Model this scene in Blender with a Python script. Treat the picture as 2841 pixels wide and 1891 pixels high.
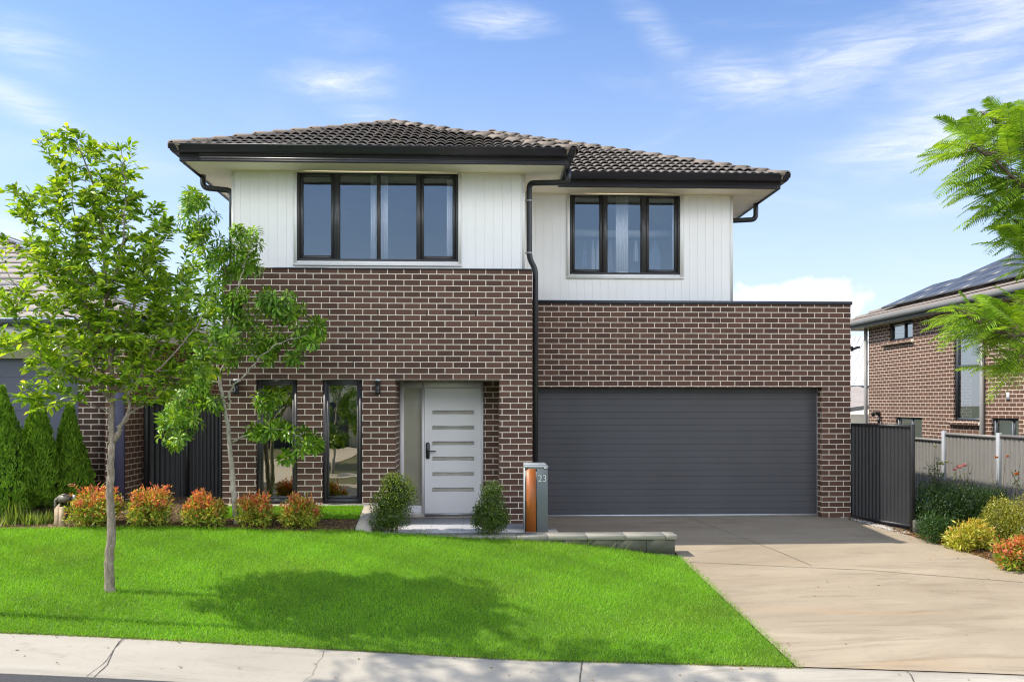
import bpy, math, random
import numpy as np
from mathutils import Vector
R = math.radians
random.seed(7)
rng = np.random.default_rng(11)
scene = bpy.context.scene
for o in list(bpy.data.objects): bpy.data.objects.remove(o)

# ------------------------------------------------------------------ camera
FPX, W0, H0 = 2450.0, 2841.0, 1891.0      # focal length and size of the photograph in its pixels
HORIZON, VPX = 1122.0, 1320.5             # eye level and vanishing point of the depth lines
YAW = math.atan((W0 / 2 - VPX) / FPX)
EYE = 1.85                                # eye height above the garage floor (z = 0)
cam_d = bpy.data.cameras.new('camera')
cam = bpy.data.objects.new('camera', cam_d); scene.collection.objects.link(cam)
cam_d.sensor_width = 36; cam_d.lens = FPX / W0 * 36
cam_d.shift_y = (HORIZON - H0 / 2) / W0
cam_d.clip_start = 0.1; cam_d.clip_end = 3000
cam.location = (0, 0, EYE); cam.rotation_euler = (R(90), 0, -YAW)
scene.camera = cam
CY, SY = math.cos(YAW), math.sin(YAW)
def at(px, py, Y):
    """world point on the plane y = Y seen at photo pixel (px, py)"""
    a = (px - W0 / 2) / FPX
    dx, dy = CY * a + SY, CY - SY * a
    t = Y / dy
    return Vector((t * dx, Y, EYE + t * (HORIZON - py) / FPX))
def ax(px, Y): return at(px, HORIZON, Y).x
def az(py, Y, px=1420): return at(px, py, Y).z

# ------------------------------------------------------------------ sun, sky, exposure
SUN_K = Vector((-0.84, 0.012, 1.0))       # direction towards the sun (from the left, grazing just behind the front wall)
sun_el = math.asin(SUN_K.normalized().z)
sun_az = math.atan2(SUN_K.x, SUN_K.y)     # clockwise from +y
sd = bpy.data.lights.new('sun', 'SUN'); sd.energy = 2.7; sd.angle = R(0.53); sd.color = (1.0, 0.93, 0.82)
sun = bpy.data.objects.new('sun', sd); scene.collection.objects.link(sun)
sun.rotation_euler = SUN_K.to_track_quat('Z', 'Y').to_euler()
SKY_STRENGTH = 0.095
scene.view_settings.view_transform = 'Standard'; scene.view_settings.look = 'None'
scene.view_settings.exposure = 1.14; scene.view_settings.gamma = 1; scene.view_settings.use_curve_mapping = False
scene.render.engine = 'CYCLES'
scene.cycles.max_bounces = 8; scene.cycles.transparent_max_bounces = 16
scene.cycles.diffuse_bounces = 4; scene.cycles.transmission_bounces = 6
scene.cycles.use_denoising = True
scene.cycles.denoising_prefilter = 'NONE'
scene.cycles.pixel_filter_type = 'BLACKMAN_HARRIS'; scene.cycles.filter_width = 1.15
scene.cycles.caustics_reflective = False; scene.cycles.caustics_refractive = False

class NT:
    def __init__(s, tree): s.t = tree; s.n = tree.nodes; s.l = tree.links
    def new(s, typ, **kw):
        nd = s.n.new(typ)
        for k, v in kw.items():
            if k.startswith('_'): setattr(nd, k[1:], v)
        return nd
    def link(s, a, b): s.l.new(a, b)
    def put(s, sock, v):
        if hasattr(v, 'is_output') or isinstance(v, bpy.types.NodeSocket): s.l.new(v, sock)
        elif v is not None: sock.default_value = v
    def math(s, op, a, b=None, c=None, clamp=False):
        m = s.n.new('ShaderNodeMath'); m.operation = op; m.use_clamp = clamp
        s.put(m.inputs[0], a)
        if b is not None: s.put(m.inputs[1], b)
        if c is not None: s.put(m.inputs[2], c)
        return m.outputs[0]
    def vmath(s, op, a, b=None):
        m = s.n.new('ShaderNodeVectorMath'); m.operation = op
        s.put(m.inputs[0], a)
        if b is not None: s.put(m.inputs[1], b)
        return m.outputs[0]
    def mix(s, fac, a, b, blend='MIX'):
        m = s.n.new('ShaderNodeMix'); m.data_type = 'RGBA'; m.blend_type = blend
        s.put(m.inputs[0], fac); s.put(m.inputs[6], c4(a)); s.put(m.inputs[7], c4(b))
        return m.outputs[2]
    def noise(s, vec, scale, detail=4, rough=0.55, dist=0.0):
        m = s.n.new('ShaderNodeTexNoise'); s.put(m.inputs['Vector'], vec)
        m.inputs['Scale'].default_value = scale; m.inputs['Detail'].default_value = detail
        m.inputs['Roughness'].default_value = rough; m.inputs['Distortion'].default_value = dist
        return m.outputs[0]
    def ramp(s, fac, stops, interp='LINEAR'):
        m = s.n.new('ShaderNodeValToRGB'); s.put(m.inputs[0], fac); cr = m.color_ramp; cr.interpolation = interp
        while len(cr.elements) < len(stops): cr.elements.new(0.5)
        for e, (p, c) in zip(cr.elements, stops): e.position = p; e.color = c4(c)
        return m.outputs[0]
    def mapr(s, v, a, b, c=0.0, d=1.0, smooth=True):
        m = s.n.new('ShaderNodeMapRange'); m.interpolation_type = 'SMOOTHSTEP' if smooth else 'LINEAR'
        s.put(m.inputs[0], v); m.inputs[1].default_value = a; m.inputs[2].default_value = b
        m.inputs[3].default_value = c; m.inputs[4].default_value = d
        return m.outputs[0]
    def mapping(s, vec, loc=(0, 0, 0), rot=(0, 0, 0), scale=(1, 1, 1)):
        m = s.n.new('ShaderNodeMapping'); s.put(m.inputs[0], vec)
        m.inputs['Location'].default_value = loc; m.inputs['Rotation'].default_value = rot; m.inputs['Scale'].default_value = scale
        return m.outputs[0]
    def bump(s, h, strength=0.3, dist=0.01):
        m = s.n.new('ShaderNodeBump'); s.put(m.inputs['Height'], h)
        m.inputs['Strength'].default_value = strength; m.inputs['Distance'].default_value = dist
        return m.outputs[0]
def c4(c):
    if isinstance(c, (tuple, list)): return tuple(c) + (1.0,) if len(c) == 3 else tuple(c)
    return c

def px_dir(px, py):
    """(azimuth, elevation) in degrees of a photo pixel"""
    a = (px - W0 / 2) / FPX; u = (HORIZON - py) / FPX
    return math.degrees(math.atan(a) + YAW), math.degrees(math.atan(u / math.sqrt(1 + a * a)))

world = bpy.data.worlds.new('World'); scene.world = world; world.use_nodes = True
w = NT(world.node_tree); w.n.clear()
sky = w.new('ShaderNodeTexSky'); sky.sky_type = 'NISHITA'; sky.sun_disc = False
sky.sun_elevation = sun_el; sky.sun_rotation = sun_az % (2 * math.pi)
sky.altitude = 60; sky.air_density = 1.0; sky.dust_density = 0.6; sky.ozone_density = 2.0
tc = w.new('ShaderNodeTexCoord'); sep = w.new('ShaderNodeSeparateXYZ'); w.link(tc.outputs['Generated'], sep.inputs[0])
X_, Y_, Z_ = sep.outputs
azim = w.math('MULTIPLY', w.math('ARCTAN2', X_, Y_), 180 / math.pi)
elev = w.math('MULTIPLY', w.math('ARCSINE', Z_), 180 / math.pi)
comb = w.new('ShaderNodeCombineXYZ'); w.link(azim, comb.inputs[0]); w.link(elev, comb.inputs[1])
ae = comb.outputs[0]
streak = w.noise(w.mapping(ae, rot=(0, 0, R(-12)), scale=(0.06, 0.26, 1)), 1.0, 7, 0.6, 0.9)
fine = w.noise(w.mapping(ae, rot=(0, 0, R(-8)), scale=(0.3, 0.9, 1)), 1.0, 6, 0.65, 0.5)
fib = w.noise(w.mapping(ae, rot=(0, 0, R(-10)), scale=(0.16, 1.3, 1)), 1.0, 9, 0.68, 1.4)
wisp_tex = w.mapr(fib, 0.30, 0.66, 0.45, 1.12)
tot = None
WISPS = [  # photo px, py, half length, half height (deg), tilt (deg), strength
    (1370, 58, 3.4, 0.85, 2, .75), (930, 228, 3.6, 1.2, -4, .85), (1010, 316, 3.2, .8, 4, .30), (2060, 225, 4.6, 1.5, 6, .95), (2350, 170, 6.5, 1.9, -10, .8),
    (2760, 60, 7.0, 3.2, -14, .8), (2700, 330, 7.5, 2.6, -18, .85), (2420, 420, 4.5, 1.2, -12, .35), (40, 118, 3.4, 1.3, 8, .6),
    (60, 290, 4.6, 1.1, 22, .6), (20, 640, 2.4, 1.0, 6, .95), (300, 420, 6, 1.2, 8, .25), (2560, 575, 3, .6, 0, .35), (1830, 100, 3.0, 1.0, 40, .35)]
for (px, py, hl, hh, tilt, st) in WISPS:
    a0, e0 = px_dir(px, py)
    p = w.mapping(w.vmath('SUBTRACT', ae, (a0, e0, 0)), rot=(0, 0, R(tilt)))
    p = w.mapping(p, scale=(1 / hl, 1 / hh, 0))
    ln = w.new('ShaderNodeVectorMath'); ln.operation = 'LENGTH'; w.link(p, ln.inputs[0])
    d = w.math('ADD', ln.outputs['Value'], w.math('MULTIPLY', w.math('SUBTRACT', fine, 0.5), 0.8))
    d = w.math('ADD', d, w.math('MULTIPLY', w.math('SUBTRACT', streak, 0.5), 2.0))
    g = w.math('MULTIPLY', w.math('POWER', w.mapr(d, 1.55, -0.35), 1.25), st)
    g = w.math('MULTIPLY', g, wisp_tex)
    tot = g if tot is None else w.math('MAXIMUM', tot, g)
# low heap of cumulus beyond the garage
a0, e0 = px_dir(2215, 838)
p = w.mapping(w.vmath('SUBTRACT', ae, (a0, e0, 0)), scale=(1 / 4.4, 1 / 1.55, 0))
ln = w.new('ShaderNodeVectorMath'); ln.operation = 'LENGTH'; w.link(p, ln.inputs[0])
puff = w.noise(ae, 0.75, 5, 0.55)
g = w.math('MULTIPLY', w.mapr(w.math('ADD', ln.outputs['Value'], w.math('MULTIPLY', w.math('SUBTRACT', puff, 0.5), 1.3)), 1.02, 0.80), .8)
tot = w.math('MAXIMUM', tot, g)
# thin veil everywhere, a bank of broken bright cloud added behind the camera to fill the shaded front wall
veil = w.math('MULTIPLY', w.mapr(streak, 0.50, 0.85), 0.25)
tot = w.math('MAXIMUM', tot, veil)
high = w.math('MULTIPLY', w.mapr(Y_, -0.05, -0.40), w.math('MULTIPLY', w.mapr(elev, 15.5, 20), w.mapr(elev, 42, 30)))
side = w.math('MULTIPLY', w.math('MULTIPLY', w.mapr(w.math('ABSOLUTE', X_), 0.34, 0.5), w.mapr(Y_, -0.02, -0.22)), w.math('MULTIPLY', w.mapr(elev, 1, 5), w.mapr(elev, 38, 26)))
fill_bank = w.math('MULTIPLY', w.math('MAXIMUM', high, side), w.mapr(w.noise(tc.outputs['Generated'], 3.0, 6, 0.6, 0.4), 0.28, 0.5))
tint = w.mix(1.0, sky.outputs[0], (0.80, 0.92, 1.12), 'MULTIPLY')
hz = w.math('POWER', w.mapr(elev, 27, 1, smooth=False), 1.6)
tint = w.mix(w.math('MULTIPLY', hz, 0.85), tint, (4.5, 4.85, 5.3))
CLOUD = (5.2, 5.4, 5.7)
col = w.mix(w.math('MULTIPLY', tot, 0.9), tint, CLOUD)
col = w.mix(fill_bank, col, (14.5, 15.0, 15.6))
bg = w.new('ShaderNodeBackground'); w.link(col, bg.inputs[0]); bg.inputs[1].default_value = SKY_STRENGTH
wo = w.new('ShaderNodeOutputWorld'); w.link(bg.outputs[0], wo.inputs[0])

# ------------------------------------------------------------------ object helpers
OFF = {}
def tag(o, label=None, cat=None, group=None, kind=None):
    if label: o['label'] = label
    if cat: o['category'] = cat
    if group: o['group'] = group
    if kind: o['kind'] = kind
    return o
def thing(name, label, cat, loc=(0, 0, 0), group=None):
    o = bpy.data.objects.new(name, None); scene.collection.objects.link(o)
    o.location = loc; o.empty_display_size = 0.2
    OFF[o.name] = Vector(loc)
    return tag(o, label, cat, group)
def copy_tree(o, parent=None):
    c = o.copy(); scene.collection.objects.link(c)
    if parent: c.parent = parent
    for ch in o.children: copy_tree(ch, c)
    return c
def mesh_obj(name, V, F, mat, parent=None, cols=None, smooth=False, uvs=True, loc=None):
    """V (n,3) world coordinates, F list of index tuples or (m,k) array"""
    V = np.asarray(V, dtype=np.float64)
    off = OFF.get(parent.name, Vector((0, 0, 0))) if parent else (Vector(loc) if loc is not None else Vector((0, 0, 0)))
    me = bpy.data.meshes.new(name)
    if isinstance(F, np.ndarray):
        m, k = F.shape
        L = F.reshape(-1); starts = np.arange(m) * k; tot = np.full(m, k)
    else:
        L = np.array([i for f in F for i in f], dtype=np.int64); tot = np.array([len(f) for f in F]); starts = np.concatenate(([0], np.cumsum(tot)[:-1])) if len(F) else np.array([])
    me.vertices.add(len(V)); me.loops.add(len(L)); me.polygons.add(len(tot))
    me.vertices.foreach_set('co', (V - np.array(off)).astype(np.float32).reshape(-1))
    me.loops.foreach_set('vertex_index', L.astype(np.int32))
    me.polygons.foreach_set('loop_start', starts.astype(np.int32))
    me.update(calc_edges=True)
    if uvs:
        nrm = np.zeros(len(tot) * 3, dtype=np.float32); me.polygons.foreach_get('normal', nrm); nrm = np.abs(nrm.reshape(-1, 3))
        axs = np.repeat(nrm.argmax(1), tot); P = V[L]
        U = np.where((axs == 0)[:, None], P[:, [1, 2]], np.where((axs == 1)[:, None], P[:, [0, 2]], P[:, [0, 1]]))
        ul = me.uv_layers.new(name='UVMap'); ul.data.foreach_set('uv', U.astype(np.float32).reshape(-1))
    if cols is not None:
        ca = me.color_attributes.new('Col', 'FLOAT_COLOR', 'POINT')
        C = np.ones((len(V), 4), dtype=np.float32); C[:, :3] = cols; ca.data.foreach_set('color', C.reshape(-1))
    if smooth: me.polygons.foreach_set('use_smooth', np.ones(len(tot), dtype=bool))
    if mat: me.materials.append(mat)
    o = bpy.data.objects.new(name, me); scene.collection.objects.link(o)
    if parent:
        o.parent = parent; OFF[o.name] = off
    else:
        o.location = off; OFF[o.name] = off
    return o

class MB:
    def __init__(s): s.V = []; s.F = []
    def add(s, vs, fs):
        b = len(s.V); s.V += [tuple(v) for v in vs]; s.F += [tuple(i + b for i in f) for f in fs]; return s
    def quad(s, a, b, c, d): return s.add((a, b, c, d), ((0, 1, 2, 3),))
    def box(s, x0, x1, y0, y1, z0, z1):
        x0, x1 = min(x0, x1), max(x0, x1); y0, y1 = min(y0, y1), max(y0, y1); z0, z1 = min(z0, z1), max(z0, z1)
        v = [(x, y, z) for z in (z0, z1) for y in (y0, y1) for x in (x0, x1)]
        return s.add(v, ((0, 2, 3, 1), (4, 5, 7, 6), (0, 1, 5, 4), (2, 6, 7, 3), (0, 4, 6, 2), (1, 3, 7, 5)))
    def bbox(s, x0, x1, y0, y1, z0, z1, b=0.006):
        """box with chamfered vertical and front edges"""
        pts = [(x0 + b, y0), (x1 - b, y0), (x1, y0 + b), (x1, y1 - b), (x1 - b, y1), (x0 + b, y1), (x0, y1 - b), (x0, y0 + b)]
        inn = [(x0 + b, y0 + b), (x1 - b, y0 + b), (x1 - b, y0 + b), (x1 - b, y1 - b), (x1 - b, y1 - b), (x0 + b, y1 - b), (x0 + b, y1 - b), (x0 + b, y0 + b)]
        n = 8
        v = [(x, y, z0) for x, y in pts] + [(x, y, z1 - b) for x, y in pts] + [(x, y, z1) for x, y in inn]
        f = [tuple(reversed(range(n)))] + [(i, (i + 1) % n, n + (i + 1) % n, n + i) for i in range(n)] + [(n + i, n + (i + 1) % n, 2 * n + (i + 1) % n, 2 * n + i) for i in range(n)] + [tuple(2 * n + i for i in range(n))]
        return s.add(v, f)
    def obox(s, c, u, v, wv, hu, hv, hw):
        """oriented box: centre, three unit axes, half sizes"""
        c, u, v, wv = Vector(c), Vector(u), Vector(v), Vector(wv)
        P = [c + u * hu * i + v * hv * j + wv * hw * k for k in (-1, 1) for j in (-1, 1) for i in (-1, 1)]
        return s.add(P, ((0, 2, 3, 1), (4, 5, 7, 6), (0, 1, 5, 4), (2, 6, 7, 3), (0, 4, 6, 2), (1, 3, 7, 5)))
    def tube(s, pts, rad, seg=8, cap=True):
        pts = [Vector(p) for p in pts]; n = len(pts)
        if not hasattr(rad, '__len__'): rad = [rad] * n
        b = len(s.V); up = Vector((0.31, 0.17, 0.93)); prev = None
        for i, p in enumerate(pts):
            t = (pts[min(i + 1, n - 1)] - pts[max(i - 1, 0)]).normalized()
            if prev is None:
                a = t.cross(up if abs(t.dot(up)) < 0.95 else Vector((1, 0, 0))).normalized()
            else:
                a = (prev - t * prev.dot(t)).normalized()
            prev = a; c = t.cross(a)
            for k in range(seg):
                th = 2 * math.pi * k / seg
                s.V.append(tuple(p + (a * math.cos(th) + c * math.sin(th)) * rad[i]))
        for i in range(n - 1):
            for k in range(seg):
                k2 = (k + 1) % seg
                s.F.append((b + i * seg + k, b + i * seg + k2, b + (i + 1) * seg + k2, b + (i + 1) * seg + k))
        if cap:
            s.F.append(tuple(b + k for k in reversed(range(seg)))); s.F.append(tuple(b + (n - 1) * seg + k for k in range(seg)))
        return s
    def lathe(s, c, prof, seg=16):
        """profile [(r, z)] turned round the vertical through c"""
        b = len(s.V); n = len(prof)
        for r, z in prof:
            for k in range(seg):
                th = 2 * math.pi * k / seg; s.V.append((c[0] + r * math.cos(th), c[1] + r * math.sin(th), c[2] + z))
        for i in range(n - 1):
            for k in range(seg):
                k2 = (k + 1) % seg; s.F.append((b + i * seg + k, b + i * seg + k2, b + (i + 1) * seg + k2, b + (i + 1) * seg + k))
        s.F.append(tuple(b + k for k in reversed(range(seg)))); s.F.append(tuple(b + (n - 1) * seg + k for k in range(seg)))
        return s
    def sweep(s, path, prof, closed=False):
        """plan polyline (x, y); profile [(out, z)]; 'out' is to the right of travel; mitred"""
        n = len(path); P = [Vector((p[0], p[1])) for p in path]; rings = []
        for i in range(n):
            a = P[i] - P[i - 1] if (i > 0 or closed) else P[1] - P[0]
            c = P[(i + 1) % n] - P[i] if (i < n - 1 or closed) else P[-1] - P[-2]
            a.normalize(); c.normalize()
            na, nc = Vector((a.y, -a.x)), Vector((c.y, -c.x))
            m = (na + nc); m = m / max(m.dot(na), 0.2)
            rings.append([(P[i].x + m.x * o, P[i].y + m.y * o, z) for o, z in prof])
        b = len(s.V); k = len(prof)
        for r in rings: s.V += r
        rng_i = range(n if closed else n - 1)
        for i in rng_i:
            j = (i + 1) % n
            for q in range(k):
                q2 = (q + 1) % k; s.F.append((b + i * k + q, b + j * k + q, b + j * k + q2, b + i * k + q2))
        if not closed:
            s.F.append(tuple(b + q for q in reversed(range(k)))); s.F.append(tuple(b + (n - 1) * k + q for q in range(k)))
        return s
    def build(s, name, mat, parent=None, smooth=False, loc=None):
        return mesh_obj(name, s.V, s.F, mat, parent, smooth=smooth, loc=loc)
def smooth_path(pts, n=6):
    """Catmull-Rom through points"""
    P = [Vector(p) for p in pts]; P = [P[0] * 2 - P[1]] + P + [P[-1] * 2 - P[-2]]; out = []
    for i in range(1, len(P) - 2):
        for k in range(n):
            t = k / n; a, b, c, d = P[i - 1], P[i], P[i + 1], P[i + 2]
            out.append(0.5 * ((2 * b) + (c - a) * t + (2 * a - 5 * b + 4 * c - d) * t * t + (3 * b - a - 3 * c + d) * t ** 3))
    out.append(P[-2]); return out
def round_path(pts, r, n=5):
    """polyline with rounded corners"""
    P = [Vector(p) for p in pts]; out = [P[0]]
    for i in range(1, len(P) - 1):
        a = (P[i - 1] - P[i]); c = (P[i + 1] - P[i]); q = min(r, a.length * .45, c.length * .45)
        s, e = P[i] + a.normalized() * q, P[i] + c.normalized() * q
        for k in range(n + 1):
            t = k / n; out.append(s * (1 - t) ** 2 + P[i] * 2 * t * (1 - t) + e * t * t)
    out.append(P[-1]); return out

# ------------------------------------------------------------------ materials
M = {}
def new_mat(name):
    m = bpy.data.materials.new(name); m.use_nodes = True; t = NT(m.node_tree)
    b = t.n['Principled BSDF']; M[name] = m
    return m, t, b
def coords(t, which='Object'):
    n = t.n.new('ShaderNodeTexCoord'); return n.outputs[which]
def plain(name, col, rough=0.5, metal=0.0, var=0.12, scale=3.0, bump=0.0, bscale=60, spec=0.5, coat=0.0):
    """painted or bare surface with slight unevenness"""
    m, t, b = new_mat(name); co = coords(t)
    n1 = t.noise(co, scale, 5, 0.6)
    dark = tuple(c * (1 - var) for c in col); lite = tuple(min(1, c * (1 + var)) for c in col)
    t.link(t.ramp(n1, [(0.3, dark), (0.7, lite)]), b.inputs['Base Color'])
    t.link(t.mapr(t.noise(co, scale * 2.3, 3), 0.3, 0.7, rough * 0.85, min(1, rough * 1.15)), b.inputs['Roughness'])
    b.inputs['Metallic'].default_value = metal; b.inputs['Specular IOR Level'].default_value = spec
    if coat: b.inputs['Coat Weight'].default_value = coat
    if bump: t.link(t.bump(t.noise(co, bscale, 4), bump, 0.004), b.inputs['Normal'])
    return m
def brick_mat(name, c1, c2, mortar, x0=0.0, z0=0.0, flip=False, speck=0.5):
    """stretcher bond, 240 x 86 mm module; one bed joint at z0 with a perpend at x0 in the course above it"""
    m, t, b = new_mat(name); uv = coords(t, 'UV')
    row = 0.086; k = math.floor(z0 / row)
    loc = (-x0, -(z0 - k * row), 0)
    par = (k % 2 == 1)                                     # Blender shifts even rows by half a brick
    if (not par) != flip: loc = (loc[0] + 0.12, loc[1], 0)
    v = t.mapping(uv, loc=loc)
    bt = t.n.new('ShaderNodeTexBrick'); t.link(v, bt.inputs['Vector'])
    for s_, val in (('Color1', c4(c1)), ('Color2', c4(c2)), ('Mortar', c4(mortar)), ('Scale', 1.0), ('Mortar Size', 0.0060), ('Mortar Smooth', 0.12), ('Bias', 0.0), ('Brick Width', 0.24), ('Row Height', row)):
        bt.inputs[s_].default_value = val
    co = coords(t)
    nn = t.noise(co, 170, 3, 0.7)
    big = t.noise(co, 0.9, 4, 0.6)
    face = t.mix(t.mapr(nn, 0.35, 0.72), t.mix(1.0, bt.outputs[0], (0.72, 0.70, 0.70), 'MULTIPLY'), t.mix(1.0, bt.outputs[0], (1.25, 1.22, 1.22), 'MULTIPLY'))
    col = t.mix(bt.outputs['Fac'], face, bt.outputs[0])
    col = t.mix(t.mapr(big, 0.3, 0.75, 0, 0.22), col, (0.5, 0.46, 0.42), 'MULTIPLY')
    smear = t.math('MULTIPLY', t.mapr(t.noise(co, 11, 5, 0.7), 0.62, 0.8), 0.12)
    col = t.mix(smear, col, mortar)
    t.link(col, b.inputs['Base Color'])
    b.inputs['Roughness'].default_value = 0.8; b.inputs['Specular IOR Level'].default_value = 0.3
    h = t.math('ADD', t.math('MULTIPLY', bt.outputs['Fac'], -1.0), t.math('MULTIPLY', nn, 0.35))
    t.link(t.bump(h, 0.7, 0.004), b.inputs['Normal'])
    return m
def leaf_mat(name, transl=0.45, rough=0.4, sat=1.0, jitter=0.3, spec=0.45):
    """leaf: colour from the plant's own leaf colours, each leaf a little different, light passes through"""
    m, t, b = new_mat(name)
    at_ = t.n.new('ShaderNodeAttribute'); at_.attribute_name = 'Col'
    g = t.n.new('ShaderNodeNewGeometry')
    v = t.mapr(g.outputs['Random Per Island'], 0, 1, 1 - jitter, 1 + jitter, False)
    cb = t.n.new('ShaderNodeCombineXYZ')
    for i in range(3): t.link(v, cb.inputs[i])
    col = t.mix(1.0, at_.outputs[0], cb.outputs[0], 'MULTIPLY')
    t.link(col, b.inputs['Base Color']); b.inputs['Roughness'].default_value = rough; b.inputs['Specular IOR Level'].default_value = spec
    tr = t.n.new('ShaderNodeBsdfTranslucent'); t.link(t.mix(1.0, col, (1.35, 1.25, 0.55), 'MULTIPLY'), tr.inputs[0])
    mx = t.n.new('ShaderNodeMixShader'); mx.inputs[0].default_value = transl
    t.link(b.outputs[0], mx.inputs[1]); t.link(tr.outputs[0], mx.inputs[2])
    t.link(mx.outputs[0], t.n['Material Output'].inputs[0])
    return m
def glass_mat(name, refl=0.2, tint=(0.8, 0.86, 0.88), rough=0.0, wob=0.0, gcol=(0.95, 0.97, 1)):
    m, t, b = new_mat(name); t.n.remove(b)
    tr = t.n.new('ShaderNodeBsdfTransparent'); tr.inputs[0].default_value = c4(tint)
    gl = t.n.new('ShaderNodeBsdfGlossy'); gl.inputs[0].default_value = c4(gcol); gl.inputs['Roughness'].default_value = rough
    if wob: t.link(t.bump(t.noise(coords(t), 1.7, 2), wob, 0.02), gl.inputs['Normal'])
    lw = t.n.new('ShaderNodeLayerWeight'); lw.inputs[0].default_value = 0.25
    fac = t.math('ADD', t.math('MULTIPLY', lw.outputs['Fresnel'], 0.9), refl, clamp=True)
    mx = t.n.new('ShaderNodeMixShader'); t.link(fac, mx.inputs[0]); t.link(tr.outputs[0], mx.inputs[1]); t.link(gl.outputs[0], mx.inputs[2])
    t.link(mx.outputs[0], t.n['Material Output'].inputs[0])
    return m
def tile_mat(name, c1, c2, rough=0.75):
    m, t, b = new_mat(name); co = coords(t)
    n1 = t.noise(co, 2.2, 5, 0.65); n2 = t.noise(co, 45, 4, 0.7)
    col = t.ramp(n1, [(0.3, c1), (0.72, c2)])
    col = t.mix(t.mapr(n2, 0.55, 0.8, 0, 0.35), col, tuple(min(1, c * 1.9) for c in c2))
    t.link(col, b.inputs['Base Color']); b.inputs['Roughness'].default_value = rough
    t.link(t.bump(n2, 0.25, 0.004), b.inputs['Normal'])
    return m

BR1, BR2, MORTAR = (0.160, 0.088, 0.062), (0.094, 0.052, 0.040), (0.86, 0.76, 0.63)
YA, YAC, YG, YGD, YB, YD = 13.0, 13.2, 14.25, 14.47, 14.42, 13.75   # planes: brick front, cladding, garage brick, garage door, right cladding, porch back
Z_HEAD = az(1053, YA)
xA = ax(638, YA)
brick_mat('brick_front', BR1, BR2, MORTAR, xA, Z_HEAD + 17 * 0.086)
brick_mat('brick_garage', BR1, BR2, MORTAR, ax(2300, YG), 0.0)
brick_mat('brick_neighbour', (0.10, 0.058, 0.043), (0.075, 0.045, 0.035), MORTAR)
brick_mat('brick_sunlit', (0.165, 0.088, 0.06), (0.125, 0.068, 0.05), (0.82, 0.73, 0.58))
brick_mat('brick_orange', (0.40, 0.13, 0.05), (0.33, 0.10, 0.045), (0.6, 0.5, 0.4))
plain('white_cladding', (0.87, 0.865, 0.85), 0.55, var=0.035, scale=1.2, bump=0.05, bscale=200)
plain('white_trim', (0.82, 0.82, 0.80), 0.45, var=0.02)
plain('soffit_paint', (0.94, 0.87, 0.71), 0.6, var=0.02, scale=1.0)
plain('charcoal_metal', (0.020, 0.021, 0.027), 0.38, var=0.15, scale=2, spec=0.5)
plain('pipe_metal', (0.026, 0.028, 0.032), 0.33, var=0.12, scale=4)
plain('window_frame', (0.052, 0.052, 0.056), 0.4, var=0.1)
plain('cap_metal', (0.045, 0.056, 0.075), 0.4, var=0.12)
plain('garage_door_steel', (0.072, 0.073, 0.082), 0.5, var=0.10, scale=0.9, bump=0.04, bscale=300)
plain('galvanised', (0.50, 0.51, 0.53), 0.4, metal=0.6, var=0.1)
plain('door_paint', (0.72, 0.71, 0.71), 0.4, var=0.02, scale=1.0)
plain('black_hardware', (0.012, 0.012, 0.013), 0.3, var=0.2)
plain('plaster', (0.62, 0.60, 0.57), 0.9, var=0.04)
plain('floor_boards', (0.22, 0.17, 0.12), 0.6, var=0.2)
plain('lamp_white', (0.75, 0.76, 0.78), 0.3, var=0.05)
plain('letterbox_grey', (0.135, 0.155, 0.170), 0.5, var=0.06, scale=2)
plain('letterbox_orange', (0.33, 0.095, 0.015), 0.5, var=0.12, scale=5)
plain('letterbox_trim', (0.36, 0.385, 0.40), 0.45, var=0.05)
plain('number_metal', (0.80, 0.80, 0.74), 0.35, var=0.03)
plain('fence_dark', (0.022, 0.022, 0.025), 0.45, var=0.15)
plain('fence_grey', (0.225, 0.217, 0.20), 0.5, var=0.06)
plain('fence_post', (0.40, 0.42, 0.44), 0.45, var=0.06)
plain('neighbour_door', (0.095, 0.105, 0.150), 0.5, var=0.05, scale=0.8)
plain('neighbour_slate', (0.060, 0.056, 0.110), 0.6, var=0.08)
plain('neighbour_cream', (0.86, 0.82, 0.68), 0.6, var=0.03)
plain('neighbour_fascia', (0.82, 0.83, 0.80), 0.5, var=0.04)
plain('gutter_grey', (0.26, 0.255, 0.24), 0.4, var=0.08)
plain('gutter_dark', (0.07, 0.085, 0.10), 0.4, var=0.08)
plain('tan_fascia', (0.50, 0.37, 0.25), 0.6, var=0.08)
plain('pale_roof', (0.72, 0.70, 0.66), 0.5, var=0.04)
plain('solar_cell', (0.075, 0.085, 0.105), 0.42, var=0.12, scale=5, spec=0.4)
plain('aluminium', (0.07, 0.075, 0.085), 0.6, var=0.08)
plain('blind_pale', (0.62, 0.70, 0.70), 0.6, var=0.04)
plain('blind_aqua', (0.25, 0.48, 0.55), 0.5, var=0.05)
plain('timber', (0.42, 0.31, 0.20), 0.8, var=0.3, scale=12, bump=0.3, bscale=40)
plain('brass', (0.20, 0.18, 0.15), 0.5, metal=0.4, var=0.3, scale=14)
plain('cloth_white', (0.75, 0.76, 0.77), 0.9, var=0.05)
plain('cloth_blue', (0.18, 0.24, 0.36), 0.9, var=0.15)
plain('cloth_mauve', (0.42, 0.36, 0.42), 0.9, var=0.1)
plain('curtain_sheer', (0.93, 0.93, 0.93), 0.9, var=0.03)
plain('petal_yellow', (0.82, 0.76, 0.35), 0.6, var=0.1)
plain('petal_pink', (0.75, 0.42, 0.40), 0.6, var=0.2)
plain('petal_orange', (0.60, 0.20, 0.05), 0.6, var=0.2)
plain('asphalt', (0.060, 0.060, 0.063), 0.9, var=0.3, scale=60, bump=0.8, bscale=220)
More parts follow.
